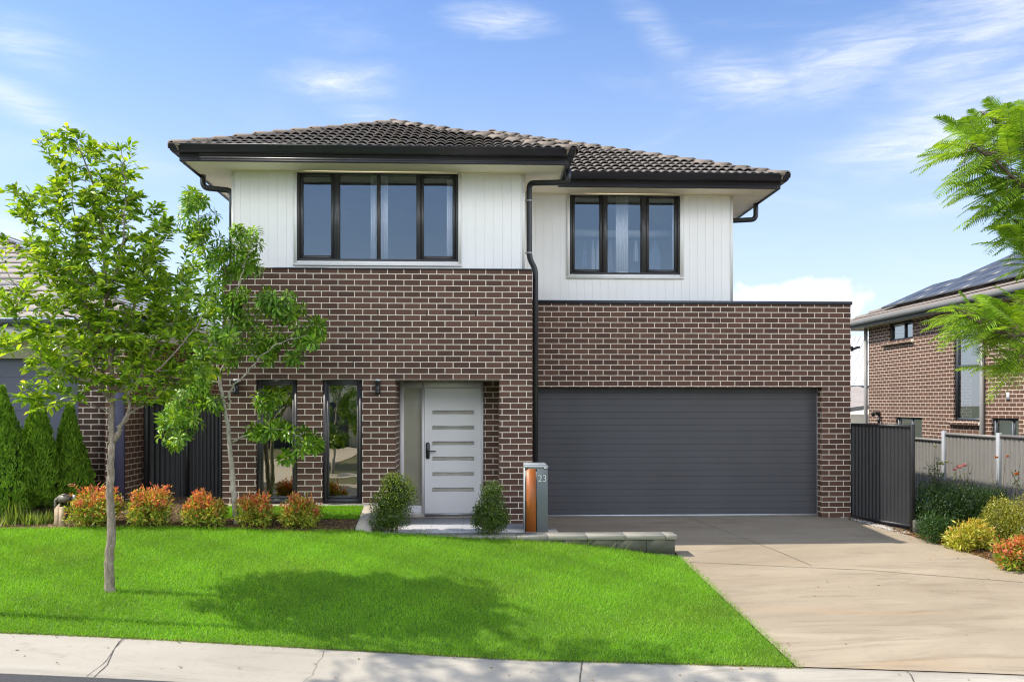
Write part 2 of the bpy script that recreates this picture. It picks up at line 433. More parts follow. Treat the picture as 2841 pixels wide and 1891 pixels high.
plain('joint_dark', (0.085, 0.075, 0.065), 0.95, var=0.3, scale=20)
plain('gravel_stone', (0.42, 0.40, 0.37), 0.85, var=0.35, scale=20)
glass_mat('glass_upper', 0.20, (0.95, 0.97, 0.99), wob=0.06, gcol=(0.78, 0.91, 1.0))
glass_mat('glass_lower', 0.40, (0.62, 0.62, 0.54), wob=0.05, gcol=(1.0, 0.93, 0.74))
plain('glass_frosted', (0.30, 0.285, 0.225), 0.10, var=0.05, spec=0.9, coat=0.8)
plain('glass_slot', (0.40, 0.385, 0.33), 0.12, var=0.15, scale=9, spec=0.9, coat=0.8)
glass_mat('glass_far', 0.35, (0.6, 0.7, 0.75))
tile_mat('roof_tile', (0.13, 0.115, 0.104), (0.22, 0.192, 0.17))
tile_mat('ridge_tile', (0.17, 0.138, 0.108), (0.27, 0.215, 0.165))
tile_mat('roof_tile_grey', (0.29, 0.25, 0.215), (0.40, 0.35, 0.30))
tile_mat('roof_tile_neighbour', (0.20, 0.17, 0.145), (0.28, 0.24, 0.205))
leaf_mat('leaf_street_tree', 0.52, 0.32, jitter=0.38, spec=.6)
leaf_mat('leaf_glossy', 0.34, 0.30, jitter=0.28)
leaf_mat('leaf_feather', 0.45, 0.5, jitter=0.22)
leaf_mat('leaf_conifer', 0.22, 0.6, jitter=0.30)
leaf_mat('leaf_nandina', 0.40, 0.42, jitter=0.25)
leaf_mat('leaf_box', 0.28, 0.35, jitter=0.35)
leaf_mat('grass_blade', 0.42, 0.5, jitter=0.28)
def concrete(name, c1, c2, stain, stain_amt=0.5, rough=0.85, sc=1.0):
    m, t, b = new_mat(name); co = coords(t)
    n1 = t.noise(t.mapping(co, scale=(0.35, 1.0, 1)), 1.3 * sc, 6, 0.62, 0.6); n2 = t.noise(co, 90, 4, 0.7); n3 = t.noise(t.mapping(co, scale=(0.25, 1.6, 1)), 0.9 * sc, 5, 0.6, 1.0)
    n4 = t.noise(co, 14, 5, 0.6)
    col = t.ramp(n1, [(0.28, c1), (0.74, c2)])
    col = t.mix(t.math('MULTIPLY', t.mapr(n3, 0.55, 0.78), stain_amt), col, stain)
    n5 = t.noise(t.mapping(co, rot=(0, 0, 0.1), scale=(0.22, 1.5, 1)), 1.7 * sc, 6, 0.7, 1.6)
    col = t.mix(t.mapr(n5, 0.50, 0.68, 0, 0.42), col, tuple(c * 0.58 for c in c1))
    col = t.mix(t.mapr(n4, 0.56, 0.74, 0, 0.22), col, tuple(c * 0.55 for c in c1))
    col = t.mix(t.mapr(n2, 0.6, 0.75, 0, 0.35), col, tuple(c * 0.5 for c in c1))
    col = t.mix(t.mapr(n2, 0.4, 0.25, 0, 0.3), col, tuple(min(1, c * 1.4) for c in c2))
    t.link(col, b.inputs['Base Color']); b.inputs['Roughness'].default_value = rough; b.inputs['Specular IOR Level'].default_value = 0.25
    t.link(t.bump(t.math('ADD', n2, t.math('MULTIPLY', n4, .6)), 0.3, 0.005), b.inputs['Normal'])
    return m
concrete('driveway_concrete', (0.29, 0.235, 0.165), (0.42, 0.35, 0.255), (0.44, 0.28, 0.13), 0.6)
concrete('kerb_concrete', (0.36, 0.325, 0.265), (0.47, 0.43, 0.36), (0.35, 0.27, 0.19), 0.25)
concrete('block_concrete', (0.075, 0.075, 0.062), (0.13, 0.13, 0.108), (0.04, 0.05, 0.028), 0.6, sc=3)
concrete('coping_concrete', (0.25, 0.24, 0.205), (0.34, 0.325, 0.28), (0.3, 0.28, 0.22), 0.3, sc=3)
concrete('path_concrete', (0.42, 0.38, 0.32), (0.55, 0.50, 0.42), (0.3, 0.26, 0.2), 0.3, sc=2)
# porch tiles
m, t, b = new_mat('porch_tile'); uv = coords(t, 'UV')
bt = t.n.new('ShaderNodeTexBrick'); t.link(t.mapping(uv, loc=(0.19, 0.16, 0)), bt.inputs['Vector']); bt.offset = 0.0
for s_, val in (('Color1', (.42, .42, .44, 1)), ('Color2', (.46, .46, .475, 1)), ('Mortar', (.14, .14, .15, 1)), ('Scale', 1.0), ('Mortar Size', .003), ('Mortar Smooth', .1), ('Brick Width', .45), ('Row Height', .45)): bt.inputs[s_].default_value = val
t.link(t.mix(t.mapr(t.noise(coords(t), 5, 5), 0.3, 0.7, 0, 0.3), bt.outputs[0], (.36, .36, .38)), b.inputs['Base Color']); b.inputs['Roughness'].default_value = 0.4
# bark
def bark(name, c1, c2, c3, sc=1.0):
    m, t, b = new_mat(name); co = coords(t)
    n1 = t.noise(t.mapping(co, scale=(1, 1, 0.35)), 30 * sc, 5, 0.65, 0.5); n2 = t.noise(co, 6, 4, 0.6)
    col = t.ramp(n1, [(0.3, c1), (0.55, c2), (0.75, c3)])
    col = t.mix(t.mapr(n2, 0.5, 0.75, 0, 0.5), col, c1)
    t.link(col, b.inputs['Base Color']); b.inputs['Roughness'].default_value = 0.9
    t.link(t.bump(n1, 1.0, 0.012), b.inputs['Normal'])
bark('bark_grey', (0.13, 0.10, 0.07), (0.28, 0.235, 0.18), (0.45, 0.40, 0.33))
bark('bark_pale', (0.24, 0.21, 0.17), (0.42, 0.38, 0.32), (0.55, 0.50, 0.44))
bark('bark_brown', (0.08, 0.06, 0.04), (0.16, 0.12, 0.08), (0.24, 0.19, 0.13))
# soil under the lawn and mulch
m, t, b = new_mat('lawn_turf'); co = coords(t)
n1 = t.noise(co, 1.1, 5, 0.6); n2 = t.noise(co, 40, 4, 0.7)
t.link(t.mix(t.mapr(n2, 0.35, 0.7), t.ramp(n1, [(0.3, (0.10, 0.22, 0.015)), (0.7, (0.14, 0.27, 0.02))]), (0.06, 0.14, 0.012)), b.inputs['Base Color']); b.inputs['Roughness'].default_value = 1
t.link(t.bump(n2, 1.0, 0.02), b.inputs['Normal'])
m, t, b = new_mat('mulch'); co = coords(t)
vo = t.n.new('ShaderNodeTexVoronoi'); t.link(co, vo.inputs['Vector']); vo.inputs['Scale'].default_value = 38
t.link(t.mix(t.mapr(t.noise(co, 3, 4), .35, .7), t.ramp(vo.outputs['Color'], [(0.2, (0.06, 0.035, 0.02)), (0.55, (0.19, 0.11, 0.055)), (0.85, (0.36, 0.25, 0.13))]), (0.10, 0.06, 0.03)), b.inputs['Base Color']); b.inputs['Roughness'].default_value = 1
t.link(t.bump(vo.outputs['Distance'], 1.0, 0.03), b.inputs['Normal'])
m, t, b = new_mat('far_ground'); co = coords(t)
t.link(t.ramp(t.noise(co, 0.3, 6, 0.6), [(0.3, (0.06, 0.085, 0.03)), (0.7, (0.14, 0.13, 0.07))]), b.inputs['Base Color']); b.inputs['Roughness'].default_value = 1

# ------------------------------------------------------------------ ground
def yk(X):                                                     # back of the kerb, a slight bend
    X = np.asarray(X, float); return np.where(np.abs(X) < 12, 8.29 - .06 * X - (np.clip(X, -12, 12) + .3) ** 2 / 85, 8.29 - .06 * X - (np.clip(X, -12, 12) + .3) ** 2 / 85 - np.sign(X) * (X - np.sign(X) * 12) * 24.6 / 85)
def zk(X): return np.interp(np.asarray(X, float), [-12, -7, -4.4, -3.5, -1.6, .4, 2.8, 12], [-.10, -.14, -.255, -.310, -.432, -.54, -.562, -.57])
_fx = [-14, -6.5, -1.5, .29, 1.03, 1.77, 2.26, 2.72, 6.7, 9, 14]; _fz = [.3, .25, .17, .055, .014, -.064, -.141, -.19, -.16, -.1, -.3]
_bx = [-14, -1.5, -1.3, 2.7, 6.7, 9, 14]; _bz = [.39, .39, .05, -.10, -.10, -.06, -.4]
_cx = [-14, -1.5, -1.3, 2.7, 6.7, 9, 14]; _cz = [.42, .42, 0, 0, 0, 0, -.7]
def gz(X, Y):
    X = np.asarray(X, float); Y = np.asarray(Y, float)
    F, B, C = np.interp(X, _fx, _fz), np.interp(X, _bx, _bz), np.interp(X, _cx, _cz)
    t = np.clip((Y - yk(X)) / (11.87 - yk(X)), 0, 1)
    left = np.clip((2.6 - X) / 3, 0, 1)
    K = zk(X); z = K + (F - K) * (t + 0.30 * left * t * (1 - t))
    z = np.where(Y > 11.87, F + (B - F) * np.clip((Y - 11.87) / 1.13, 0, 1), z)
    z = np.where(Y > 13, B + (C - B) * np.clip((Y - 13) / 1.25, 0, 1), z)
    return z
def gzf(x, y): return float(gz(x, y))
def grid_sheet(us, vs, fx, fy, fz, V=None, F=None):
    V = [] if V is None else V; F = [] if F is None else F; b = len(V); n = len(us)
    for v in vs:
        for u in us:
            x, y = fx(u, v), fy(u, v); V.append((x, y, fz(x, y)))
    for j in range(len(vs) - 1):
        for i in range(n - 1): F.append((b + j * n + i, b + j * n + i + 1, b + (j + 1) * n + i + 1, b + (j + 1) * n + i))
    return V, F
def lin(a, b, n): return [a + (b - a) * i / (n - 1) for i in range(n)]

gx = [-900, -300, -120, -60, -30, -20] + lin(-14, 14, 57) + [20, 30, 60, 120, 300, 900]
gy = [-900, -300, -120, -60, -30, -12, -6, -2, 2, 4] + lin(5, 16, 45) + [20, 26, 34, 60, 120, 300, 1200]
def base_z(x, y):
    if y < yk(x) - 0.1: return -0.95
    return gzf(x, min(y, 16)) - 0.07 - 0.02 * max(0, min(y - 16, 30))
V, F = grid_sheet(gx, gy, lambda u, v: u, lambda u, v: v, base_z)
tag(mesh_obj('ground', V, F, M['far_ground']), kind='structure')

DRV_L = 2.73
def drv_r(y): return 6.47 + (12.9 - y) * 0.2 if y < 12.9 else 6.47 - (y - 12.9) * 0.385
us = lin(-10, DRV_L - 0.01, 70)
def lawn_top(x): return 11.84 + (0.10 * math.sin(x * 1.3 + 0.5) if x < -2.2 else 0) - (0.06 if x > -1.5 else 0)
def drl(y): return DRV_L + np.clip(11.8 - np.asarray(y, float), 0, 5) * .056        # left edge of the driveway
def lawn_pt(u, v):
    y = float(yk(u)) + 0.01 + v * (lawn_top(u) - float(yk(u)) - 0.01); return u + max(0, (u + 2) / (DRV_L + 2)) * (float(drl(y)) - DRV_L), y
V, F = grid_sheet(us, lin(0, 1, 46), lambda u, v: lawn_pt(u, v)[0], lambda u, v: lawn_pt(u, v)[1], gzf)
lawn = tag(mesh_obj('lawn', V, F, M['lawn_turf'], smooth=True), kind='structure')
V, F = grid_sheet(lin(-3.74, -1.63, 24), lin(12.30, 12.86, 8), lambda u, v: u, lambda u, v: v, lambda x, y: gzf(x, y) + 0.012)
tag(mesh_obj('back_lawn', V, F, M['lawn_turf'], smooth=True), kind='structure')
V, F = grid_sheet(lin(-10, -1.63, 60), lin(0, 1, 14), lambda u, v: u, lambda u, v: lawn_top(u) - 0.02 + v * ((14.2 if u < -3.85 else 12.42) - lawn_top(u)), lambda x, y: gzf(x, y) + 0.006 + 0.012 * math.sin(x * 9) * math.sin(y * 11))
tag(mesh_obj('garden_bed', V, F, M['mulch'], smooth=True), kind='structure')
V, F = grid_sheet(lin(0, 1, 16), lin(7.0, 14.2, 50), lambda u, v: drv_r(v) - 0.03 + u * (9.0 - drv_r(v)), lambda u, v: v, lambda x, y: gzf(x, y) + 0.0 + 0.01 * math.sin(x * 9) * math.sin(y * 11) + 0.03 * min(1, max(0, (x - drv_r(y)) * 3)))
V = [(x, max(y, float(yk(x)) + 0.01), z) for x, y, z in V]
tag(mesh_obj('garden_bed', V, F, M['mulch'], smooth=True), kind='structure')
def drv_pt(u, v):
    y = 7.2 + v * (14.49 - 7.2); x = float(drl(y)) + u * (drv_r(y) - float(drl(y))); return x, max(y, float(yk(x)) + 0.012)
V, F = grid_sheet(lin(0, 1, 24), lin(0, 1, 60), lambda u, v: drv_pt(u, v)[0], lambda u, v: drv_pt(u, v)[1], lambda x, y: gzf(x, y) + 0.006)
V, F = grid_sheet(lin(0.84, DRV_L, 10), lin(12.09, 14.49, 16), lambda u, v: u, lambda u, v: v, lambda x, y: gzf(max(x, DRV_L), y) + 0.006, V, F)
driveway = tag(mesh_obj('driveway', V, F, M['driveway_concrete'], smooth=True), kind='structure')
def strip_on(path, w, lift, mat, name, parent, jit=0.0):
    V, F = [], []
    P = []
    for a, b in zip(path[:-1], path[1:]):
        n = max(2, int(math.hypot(b[0] - a[0], b[1] - a[1]) / 0.12))
        P += [(a[0] + (b[0] - a[0]) * k / n, a[1] + (b[1] - a[1]) * k / n) for k in range(n)]
    P.append(path[-1])
    for i, (x, y) in enumerate(P):
        q = P[min(i + 1, len(P) - 1)]; r = P[max(i - 1, 0)]; d = Vector((q[0] - r[0], q[1] - r[1])).normalized()
        x += random.uniform(-jit, jit); y += random.uniform(-jit, jit); ww = w * random.uniform(.7, 1.2)
        for s in (-1, 1):
            X, Y = x - d.y * s * ww / 2, y + d.x * s * ww / 2
            V.append((X, Y, gzf(max(X, DRV_L) , Y) + lift))
    for i in range(len(P) - 1): F.append((2 * i, 2 * i + 2, 2 * i + 3, 2 * i + 1))
    return mesh_obj(name, V, F, mat, parent)
def on_drive(px, py):
    y = 10.0
    for _ in range(40):
        p = at(px, py, y); e = p.z - gzf(max(p.x, DRV_L), y); y += e * 3.5
    return (at(px, py, y).x, y)
for path in ([on_drive(1912, 1560), on_drive(2400, 1582), on_drive(2838, 1616)], [on_drive(1914, 1437), on_drive(2080, 1500), on_drive(2252, 1570)], [on_drive(1530, 1462.5), on_drive(1975, 1463.5)]):
    strip_on(path, 0.009, 0.010, M['joint_dark'], 'expansion_joint', driveway, 0.002)

# kerb, gutter tray and road
KP = [(-.02, -.452), (.06, -.449), (.13, -.456), (.22, -.478), (.32, -.512), (.42, -.553), (.49, -.577), (.54, -.585), (.83, -.602), (.83, -.82), (-.02, -.82)]
kx = lin(-16, 16, 65)
KP = [(o * .84 if o > 0 else o, z + .45) for o, z in KP]
def knorm(x):
    d = Vector((1, float(yk(x + .05) - yk(x - .05)) / .1)).normalized(); return Vector((d.y, -d.x)), d
kb = MB(); m_ = len(KP)
for x in kx:
    nrm_, _ = knorm(x)
    for o, z in KP: kb.V.append((x + nrm_.x * o, float(yk(x)) + nrm_.y * o, float(zk(x)) + z))
for i in range(len(kx) - 1):
    for q in range(m_): q2 = (q + 1) % m_; kb.F.append((i * m_ + q, (i + 1) * m_ + q, (i + 1) * m_ + q2, i * m_ + q2))
kerb = tag(kb.build('kerb', M['kerb_concrete']), kind='structure')
for p in kerb.data.polygons: p.use_smooth = abs(p.normal.z) > 0.5 and len(p.vertices) == 4
def kerb_strip(x_top, w, wob, name, x_bot=None, mat='joint_dark', lift=0.003):
    kn, kd = knorm(x_top); zb_ = float(zk(x_top)); top = [q for q in KP if q[1] > -.3][:9]; pts = []
    for (a, b) in zip(top[:-1], top[1:]):
        for k in range(4): pts.append((a[0] + (b[0] - a[0]) * k / 4, a[1] + (b[1] - a[1]) * k / 4))
    pts.append(top[-1]); V, F = [], []; drift = 0.0
    skew = 0 if x_bot is None else (x_bot - x_top)
    for i, (o, z) in enumerate(pts):
        drift += random.uniform(-wob, wob); ww = w * random.uniform(.55, 1.2)
        c = Vector((x_top, float(yk(x_top)))) + kn * o + kd * (drift + skew * i / len(pts))
        for s in (-1, 1): V.append((c.x + kd.x * s * ww / 2, c.y + kd.y * s * ww / 2, z + zb_ + (float(zk(c.x)) - zb_) + lift))
    for i in range(len(pts) - 1): F.append((2 * i, 2 * i + 2, 2 * i + 3, 2 * i + 1))
    return mesh_obj(name, V, F, M[mat], kerb)
kerb_strip(-3.28, 0.010, 0.003, 'kerb_joint', -3.26); kerb_strip(-3.25, 0.006, 0.005, 'kerb_joint', -3.29)
kerb_strip(-1.42, 0.0035, 0.012, 'crack', -1.40)
kerb_strip(0.99, 0.013, 0.003, 'kerb_joint', 0.93); kerb_strip(3.9, 0.012, 0.003, 'kerb_joint')
def road_pt(u, v):
    c = Vector((u, float(yk(u)))) + knorm(u)[0] * (0.69 + v * 6.55); return c
V, F = grid_sheet(lin(-40, 40, 81), lin(0, 1, 12), lambda u, v: road_pt(u, v).x, lambda u, v: road_pt(u, v).y, lambda x, y: 0)
V = [(x, y, float(zk(x)) - 0.154 + 0.06 * math.sin(math.pi * min(1, max(0, (float(yk(x)) - 0.83 - y) / 6.5)))) for x, y, z in V]
tag(mesh_obj('road', V, F, M['asphalt'], smooth=True), kind='structure')
far_kerb_path = [(Vector((x, float(yk(x)))) + knorm(x)[0] * 8.06).to_tuple() for x in reversed(lin(-40, 40, 60))]
kb = MB().sweep(far_kerb_path, [(-.02, -.452), (.06, -.449), (.22, -.478), (.42, -.553), (.54, -.585), (.83, -.602), (.83, -.82), (-.02, -.82)])
tag(kb.build('kerb', M['kerb_concrete']), kind='structure')
def verge_pt(u, v):
    c = Vector((u, float(yk(u)))) + knorm(u)[0] * (8.05 + v * 16); return c
V, F = grid_sheet(lin(-40, 40, 60), lin(0, 1, 10), lambda u, v: verge_pt(u, v).x, lambda u, v: verge_pt(u, v).y, lambda x, y: -0.44 + 0.03 * (float(yk(x)) - 8.05 - y))
tag(mesh_obj('far_verge', V, F, M['far_ground'], smooth=True), kind='structure')
def across(u, o): c = Vector((u, float(yk(u)))) + knorm(u)[0] * o; return c
for nm, u0, u1, o0, o1 in (('far_path', -30, 30, 9.6, 11.0), ('far_driveway', -10.5, -6.0, 8.06, 20.5), ('far_driveway', 3.6, 8.2, 8.06, 21)):
    V, F = grid_sheet(lin(u0, u1, 30), lin(o0, o1, 6), lambda u, v: across(u, v).x, lambda u, v: across(u, v).y, lambda x, y: -0.43 + 0.03 * (float(yk(x)) - 8.05 - y) + (.004 if nm == 'far_driveway' else 0))
    tag(mesh_obj(nm, V, F, M['path_concrete']), kind='structure')

# ------------------------------------------------------------------ the brick house
house = thing('brick_house', 'two storey dark brick house with white upper walls and black tiled roof, number 23', 'house', (0, YA, 0))
def wall_mb(mb, x0, x1, z0, z1, y, depth, openings=(), cuts=(), reveal=True, flip=False):
    """front face at y (facing -y) with openings (x0, x1, z0, z1[, reveal depth]); returns mesh builder"""
    xs = sorted(set([x0, x1] + [min(max(v, x0), x1) for o in openings for v in o[:2]] + [c for c in cuts if x0 < c < x1]))
    zs = sorted(set([z0, z1] + [min(max(v, z0), z1) for o in openings for v in o[2:4]]))
    for i in range(len(xs) - 1):
        for j in range(len(zs) - 1):
            cx, cz = (xs[i] + xs[i + 1]) / 2, (zs[j] + zs[j + 1]) / 2
            if any(o[0] < cx < o[1] and o[2] < cz < o[3] for o in openings): continue
            mb.quad((xs[i], y, zs[j]), (xs[i + 1], y, zs[j]), (xs[i + 1], y, zs[j + 1]), (xs[i], y, zs[j + 1]))
    for o in openings:
        a, b, c, d = o[:4]; dp = o[4] if len(o) > 4 else depth
        if a > x0: mb.quad((a, y, c), (a, y, d), (a, y + dp, d), (a, y + dp, c))
        if b < x1: mb.quad((b, y, d), (b, y, c), (b, y + dp, c), (b, y + dp, d))
        if d < z1: mb.quad((a, y, d), (b, y, d), (b, y + dp, d), (a, y + dp, d))
        if c > z0: mb.quad((b, y, c), (a, y, c), (a, y + dp, c), (b, y + dp, c))
    return mb
def side_face(mb, x, y0, y1, z0, z1, right=True):
    if right: mb.quad((x, y0, z0), (x, y1, z0), (x, y1, z1), (x, y0, z1))
    else: mb.quad((x, y1, z0), (x, y0, z0), (x, y0, z1), (x, y1, z1))
def clad(mb, x0, x1, z0, z1, y, openings, pitch=0.1335, g=0.0055, dep=0.006):
    """vertical boards with open V joints in front of a backing face"""
    n = int((x1 - x0) / pitch); bx = [x0 + k * pitch for k in range(n + 1)] + [x1]
    for a, b in zip(bx[:-1], bx[1:]):
        if b - a < 0.02: continue
        segs = [(z0, z1)]
        for o in openings:
            new = []
            for (s, e) in segs:
                if o[1] <= a or o[0] >= b: new.append((s, e)); continue
                if o[2] > s: new.append((s, min(e, o[2])))
                if o[3] < e: new.append((max(s, o[3]), e))
            segs = new
        for s, e in segs:
            xa, xb = a + g / 2, b - g / 2
            mb.quad((xa, y, s), (xb, y, s), (xb, y, e), (xa, y, e))
            mb.quad((xa, y, e), (a, y + dep, e), (a, y + dep, s), (xa, y, s)); mb.quad((xb, y, s), (b, y + dep, s), (b, y + dep, e), (xb, y, e))
    return wall_mb(mb, x0, x1, z0, z1, y + dep, 0.08, openings)

A_L, A_R = ax(617, YA), ax(1476.5, YA)
AC_L, AC_R = ax(642.5, YAC), ax(1456, YAC)
Z_SOF = 5.315
Z_CAPA, Z_CAPG = az(750, YA) + 0.006, az(841, YG)
# --- front brick wall, two tall windows, recessed entry
W1 = (ax(709.4, YA), ax(824.8, YA), az(1394, YA), Z_HEAD); W2 = (ax(894, YA), ax(1004.7, YA), az(1394, YA), Z_HEAD)
ENT = (ax(1096, YA), ax(1386, YA), 0.0, Z_HEAD)
mb = MB(); wall_mb(mb, A_L, A_R, -0.25, Z_CAPA, YA, 0.11, [W1, W2, (ENT[0], ENT[1], -0.25, Z_HEAD, YD - YA)])
side_face(mb, A_R, YA, YG + 0.25, -0.25, Z_CAPA); side_face(mb, A_L, YA, YA + 12, -0.25, Z_CAPA, False)
xdr = ax(1341, YD)
wall_mb(mb, xdr, ENT[1], -0.25, Z_HEAD, YD, 0.1)
mb.build('front_wall', M['brick_front'], house)
# --- garage wall
G_R = ax(2360, YG); GO = (A_R + 0.13, ax(2280, YG), -0.3, az(1073.3, YG))
mb = MB(); wall_mb(mb, A_R, G_R, -0.3, Z_CAPG, YG, YGD - YG, [GO]); side_face(mb, G_R, YG, YG + 7, -0.3, Z_CAPG)
mb.build('garage_wall', M['brick_garage'], house)
# weep holes: open perpends one course above the openings
def weep(px, Y, y0, y1, h=.006): x = ax(px, Y); MB().box(x - h, x + h, Y - .002, Y + .01, az(y0, Y), az(y1, Y)).build('weep_hole', M['black_hardware'], house)
for px in (911, 1048, 1184, 1319.5): weep(px, YA, 876, 860)
for px in (800, 980): weep(px, YA, 1019, 1003)
for px in (1506, 1630, 1753, 1876, 1997): weep(px, YG, 896, 881, .005)
# --- parapet caps
mb = MB().box(A_L - .02, A_R + .012, YA - .02, YAC + .05, Z_CAPA, az(747.5, YA - .02) + .012)
mb.box(A_R + .004, G_R + .02, YG - .02, YG + .28, Z_CAPG, Z_CAPG + .052); mb.box(G_R - .22, G_R + .02, YG + .28, YG + 6.5, Z_CAPG, Z_CAPG + .052)
mb.build('parapet_cap', M['cap_metal'], house)
mb = MB().quad((A_R, YG + .2, Z_CAPG - .12), (G_R - .2, YG + .2, Z_CAPG - .12), (G_R - .2, YG + 7, Z_CAPG - .08), (A_R, YG + 7, Z_CAPG - .08)); mb.build('garage_roof', M['cap_metal'], house)
# --- white boarded upper walls
BC_R = ax(2033.6, YB)
UW1 = (ax(824.3, YAC), ax(1271.3, YAC), az(727.7, YAC), az(479, YAC)); UW2 = (ax(1580.6, YB), ax(1886, YB), az(760, YB), az(530, YB))
mb = MB(); clad(mb, AC_L, AC_R, Z_CAPA, Z_SOF, YAC, [UW1])
side_face(mb, AC_R, YAC, YB + .1, Z_CAPA - .4, Z_SOF); side_face(mb, AC_L, YAC, YAC + 12, Z_CAPA - .3, Z_SOF, False)
clad(mb, AC_R - .02, BC_R, Z_CAPG - .1, Z_SOF, YB, [UW2]); side_face(mb, BC_R, YB, YB + 9, Z_CAPG - .1, Z_SOF)
mb.build('upper_wall', M['white_cladding'], house)
for x, y in ((AC_L, YAC), (AC_R - .045, YAC), (BC_R - .045, YB)): MB().box(x, x + .045, y - .004, y + .045, (Z_CAPA if y == YAC else Z_CAPG) + .05, Z_SOF - .003).build('corner_trim', M['white_trim'], house)

def interior(x0, x1, y0, y1, z0, z1, name='room'):
    mb = MB(); mb.quad((x0, y1, z0), (x1, y1, z0), (x1, y1, z1), (x0, y1, z1)); mb.quad((x0, y0, z0), (x0, y1, z0), (x0, y1, z1), (x0, y0, z1)); mb.quad((x1, y1, z0), (x1, y0, z0), (x1, y0, z1), (x1, y1, z1)); mb.quad((x0, y0, z1), (x0, y1, z1), (x1, y1, z1), (x1, y0, z1))
    mb.quad((x0, y0, z0), (x1, y0, z0), (x1, y1, z0), (x0, y1, z0))
    return mb.build(name, M['plaster'], house)
interior(AC_L + .1, AC_R - .1, YAC + .13, YAC + 4.2, 3.0, Z_SOF - .05); interior(AC_R + .15, BC_R - .1, YB + .13, YB + 2.6, 3.0, Z_SOF - .05)
interior(A_L + .1, ENT[0] - .12, YA + .14, YA + 4.0, Z_HEAD - 1.95, Z_HEAD + .35); interior(ENT[0] - .05, xdr + .05, YD + .13, YD + 4, 0.05, Z_HEAD + .3)
def frame_mb(mb, x0, x1, z0, z1, y, d, w, wt=None, wb=None):
    wt = wt or w; wb = wb or w
    mb.box(x0, x0 + w, y, y + d, z0, z1); mb.box(x1 - w, x1, y, y + d, z0, z1)
    mb.box(x0 + w, x1 - w, y + .001, y + d, z1 - wt, z1); mb.box(x0 + w, x1 - w, y + .001, y + d, z0, z0 + wb)
def upper_window(o, y, mulls, sashes, archi, label=None):
    x0, x1, z0, z1 = o
    mb = MB(); frame_mb(mb, x0, x1, z0, z1, y - .012, .09, .035, .03, .035)
    for a, b in mulls: mb.box(a, b, y - .010, y + .078, z0 + .035, z1 - .03)
    for a, b in sashes: frame_mb(mb, a, b, z0 + .036, z1 - .031, y + .008, .05, .05, .055, .05)
    wn = mb.build('window', M['window_frame'], house)
    mb = MB(); mb.quad((x0 + .01, y + .04, z0 + .01), (x1 - .01, y + .04, z0 + .01), (x1 - .01, y + .04, z1 - .01), (x0 + .01, y + .04, z1 - .01)); mb.build('pane', M['glass_upper'], wn)
    a0, a1, b0 = archi; t = .022
    mb = MB(); mb.box(a0, x0, y - t, y + .005, b0, z1 + .0); mb.box(x1, a1, y - t, y + .005, b0, z1 + .0); mb.box(x0, x1, y - t + .001, y + .005, b0, z0); mb.box(a0 - .006, a1 + .006, y - t - .012, y + .004, b0 - .018, b0)
    mb.build('architrave', M['white_trim'], wn)
    return wn
X = lambda px: ax(px, YAC); u1 = upper_window(UW1, YAC, [(X(927.5), X(942)), (X(1045), X(1055)), (X(1155), X(1166.5))], [(UW1[0] + .035, X(927.5)), (X(1166.5), UW1[1] - .035)], (X(815.4), X(1279.8), az(736.5, YAC)))
X = lambda px: ax(px, YB); u2 = upper_window(UW2, YB, [(X(1672), X(1685.5)), (X(1778.5), X(1792.6))], [(UW2[0] + .035, X(1672)), (X(1792.6), UW2[1] - .035)], (X(1571.6), X(1896), az(768, YB)))
mb = MB(); mb.box(ax(1714, YB), ax(1744, YB), YB + .036, YB + .039, az(757.5, YB), az(751.5, YB)); mb.build('sticker', M['lamp_white'], u2)
def tall_window(o):
    x0, x1, z0, z1 = o; y = YA + .06
    mb = MB(); frame_mb(mb, x0 + .003, x1 - .003, z0 + .004, z1 - .004, y, .06, .052, .05, .06)
    frame_mb(mb, x0 + .056, x1 - .056, z0 + .066, z1 - .056, y + .012, .04, .03, .028, .04)
    wn = mb.build('window', M['window_frame'], house)
    mb = MB(); mb.quad((x0 + .03, y + .035, z0 + .03), (x1 - .03, y + .035, z0 + .03), (x1 - .03, y + .035, z1 - .03), (x0 + .03, y + .035, z1 - .03)); mb.build('pane', M['glass_lower'], wn)
tall_window(W1); tall_window(W2)
mb = MB().box(A_L, ENT[0] - .02, YA - .13, YA + .005, W1[2] - .10, W1[2] - .004); mb.build('footing_strip', M['path_concrete'], house)

# --- entry: white door with six glass slots, sidelight
zt = Z_HEAD; fx0, fx1 = ENT[0] + .004, xdr; zb = .115
X = lambda px: ax(px, YD)
dl0, dl1, sl0, sl1 = X(1178.5), X(1334), X(1120.5), X(1170)
mb = MB(); mb.box(fx0, sl0, YD - .03, YD + .10, zb, zt); mb.box(sl1, dl0 - .004, YD - .03, YD + .10, zb, zt); mb.box(dl1 + .004, fx1, YD - .03, YD + .10, zb, zt)
mb.box(sl0, fx1, YD - .029, YD + .10, az(1076, YD), zt); mb.box(sl0, sl1, YD - .028, YD + .10, zb, az(1401, YD))
mb.build('door_frame', M['door_paint'], house)
slots = [(az(1030 + a / 3.336, YD), az(1030 + b / 3.336, YD)) for a, b in ((390, 363), (532, 506), (675, 648), (817, 790), (959, 932), (1102, 1075))]
sx0, sx1 = X(1200.5), X(1314.5)
mb = MB(); wall_mb(mb, dl0, dl1, az(1424, YD), az(1077, YD), YD + .0, .03, [(sx0, sx1, a, b) for a, b in slots])
door = mb.build('front_door', M['door_paint'], house)
mb = MB()
for a, b in slots: frame_mb(mb, sx0 - .006, sx1 + .006, a - .006, b + .006, YD - .003, .012, .007)
mb.build('slot_trim', M['galvanised'], door)
mb = MB()
for a, b in slots: mb.quad((sx0, YD + .018, a), (sx1, YD + .018, a), (sx1, YD + .018, b), (sx0, YD + .018, b))
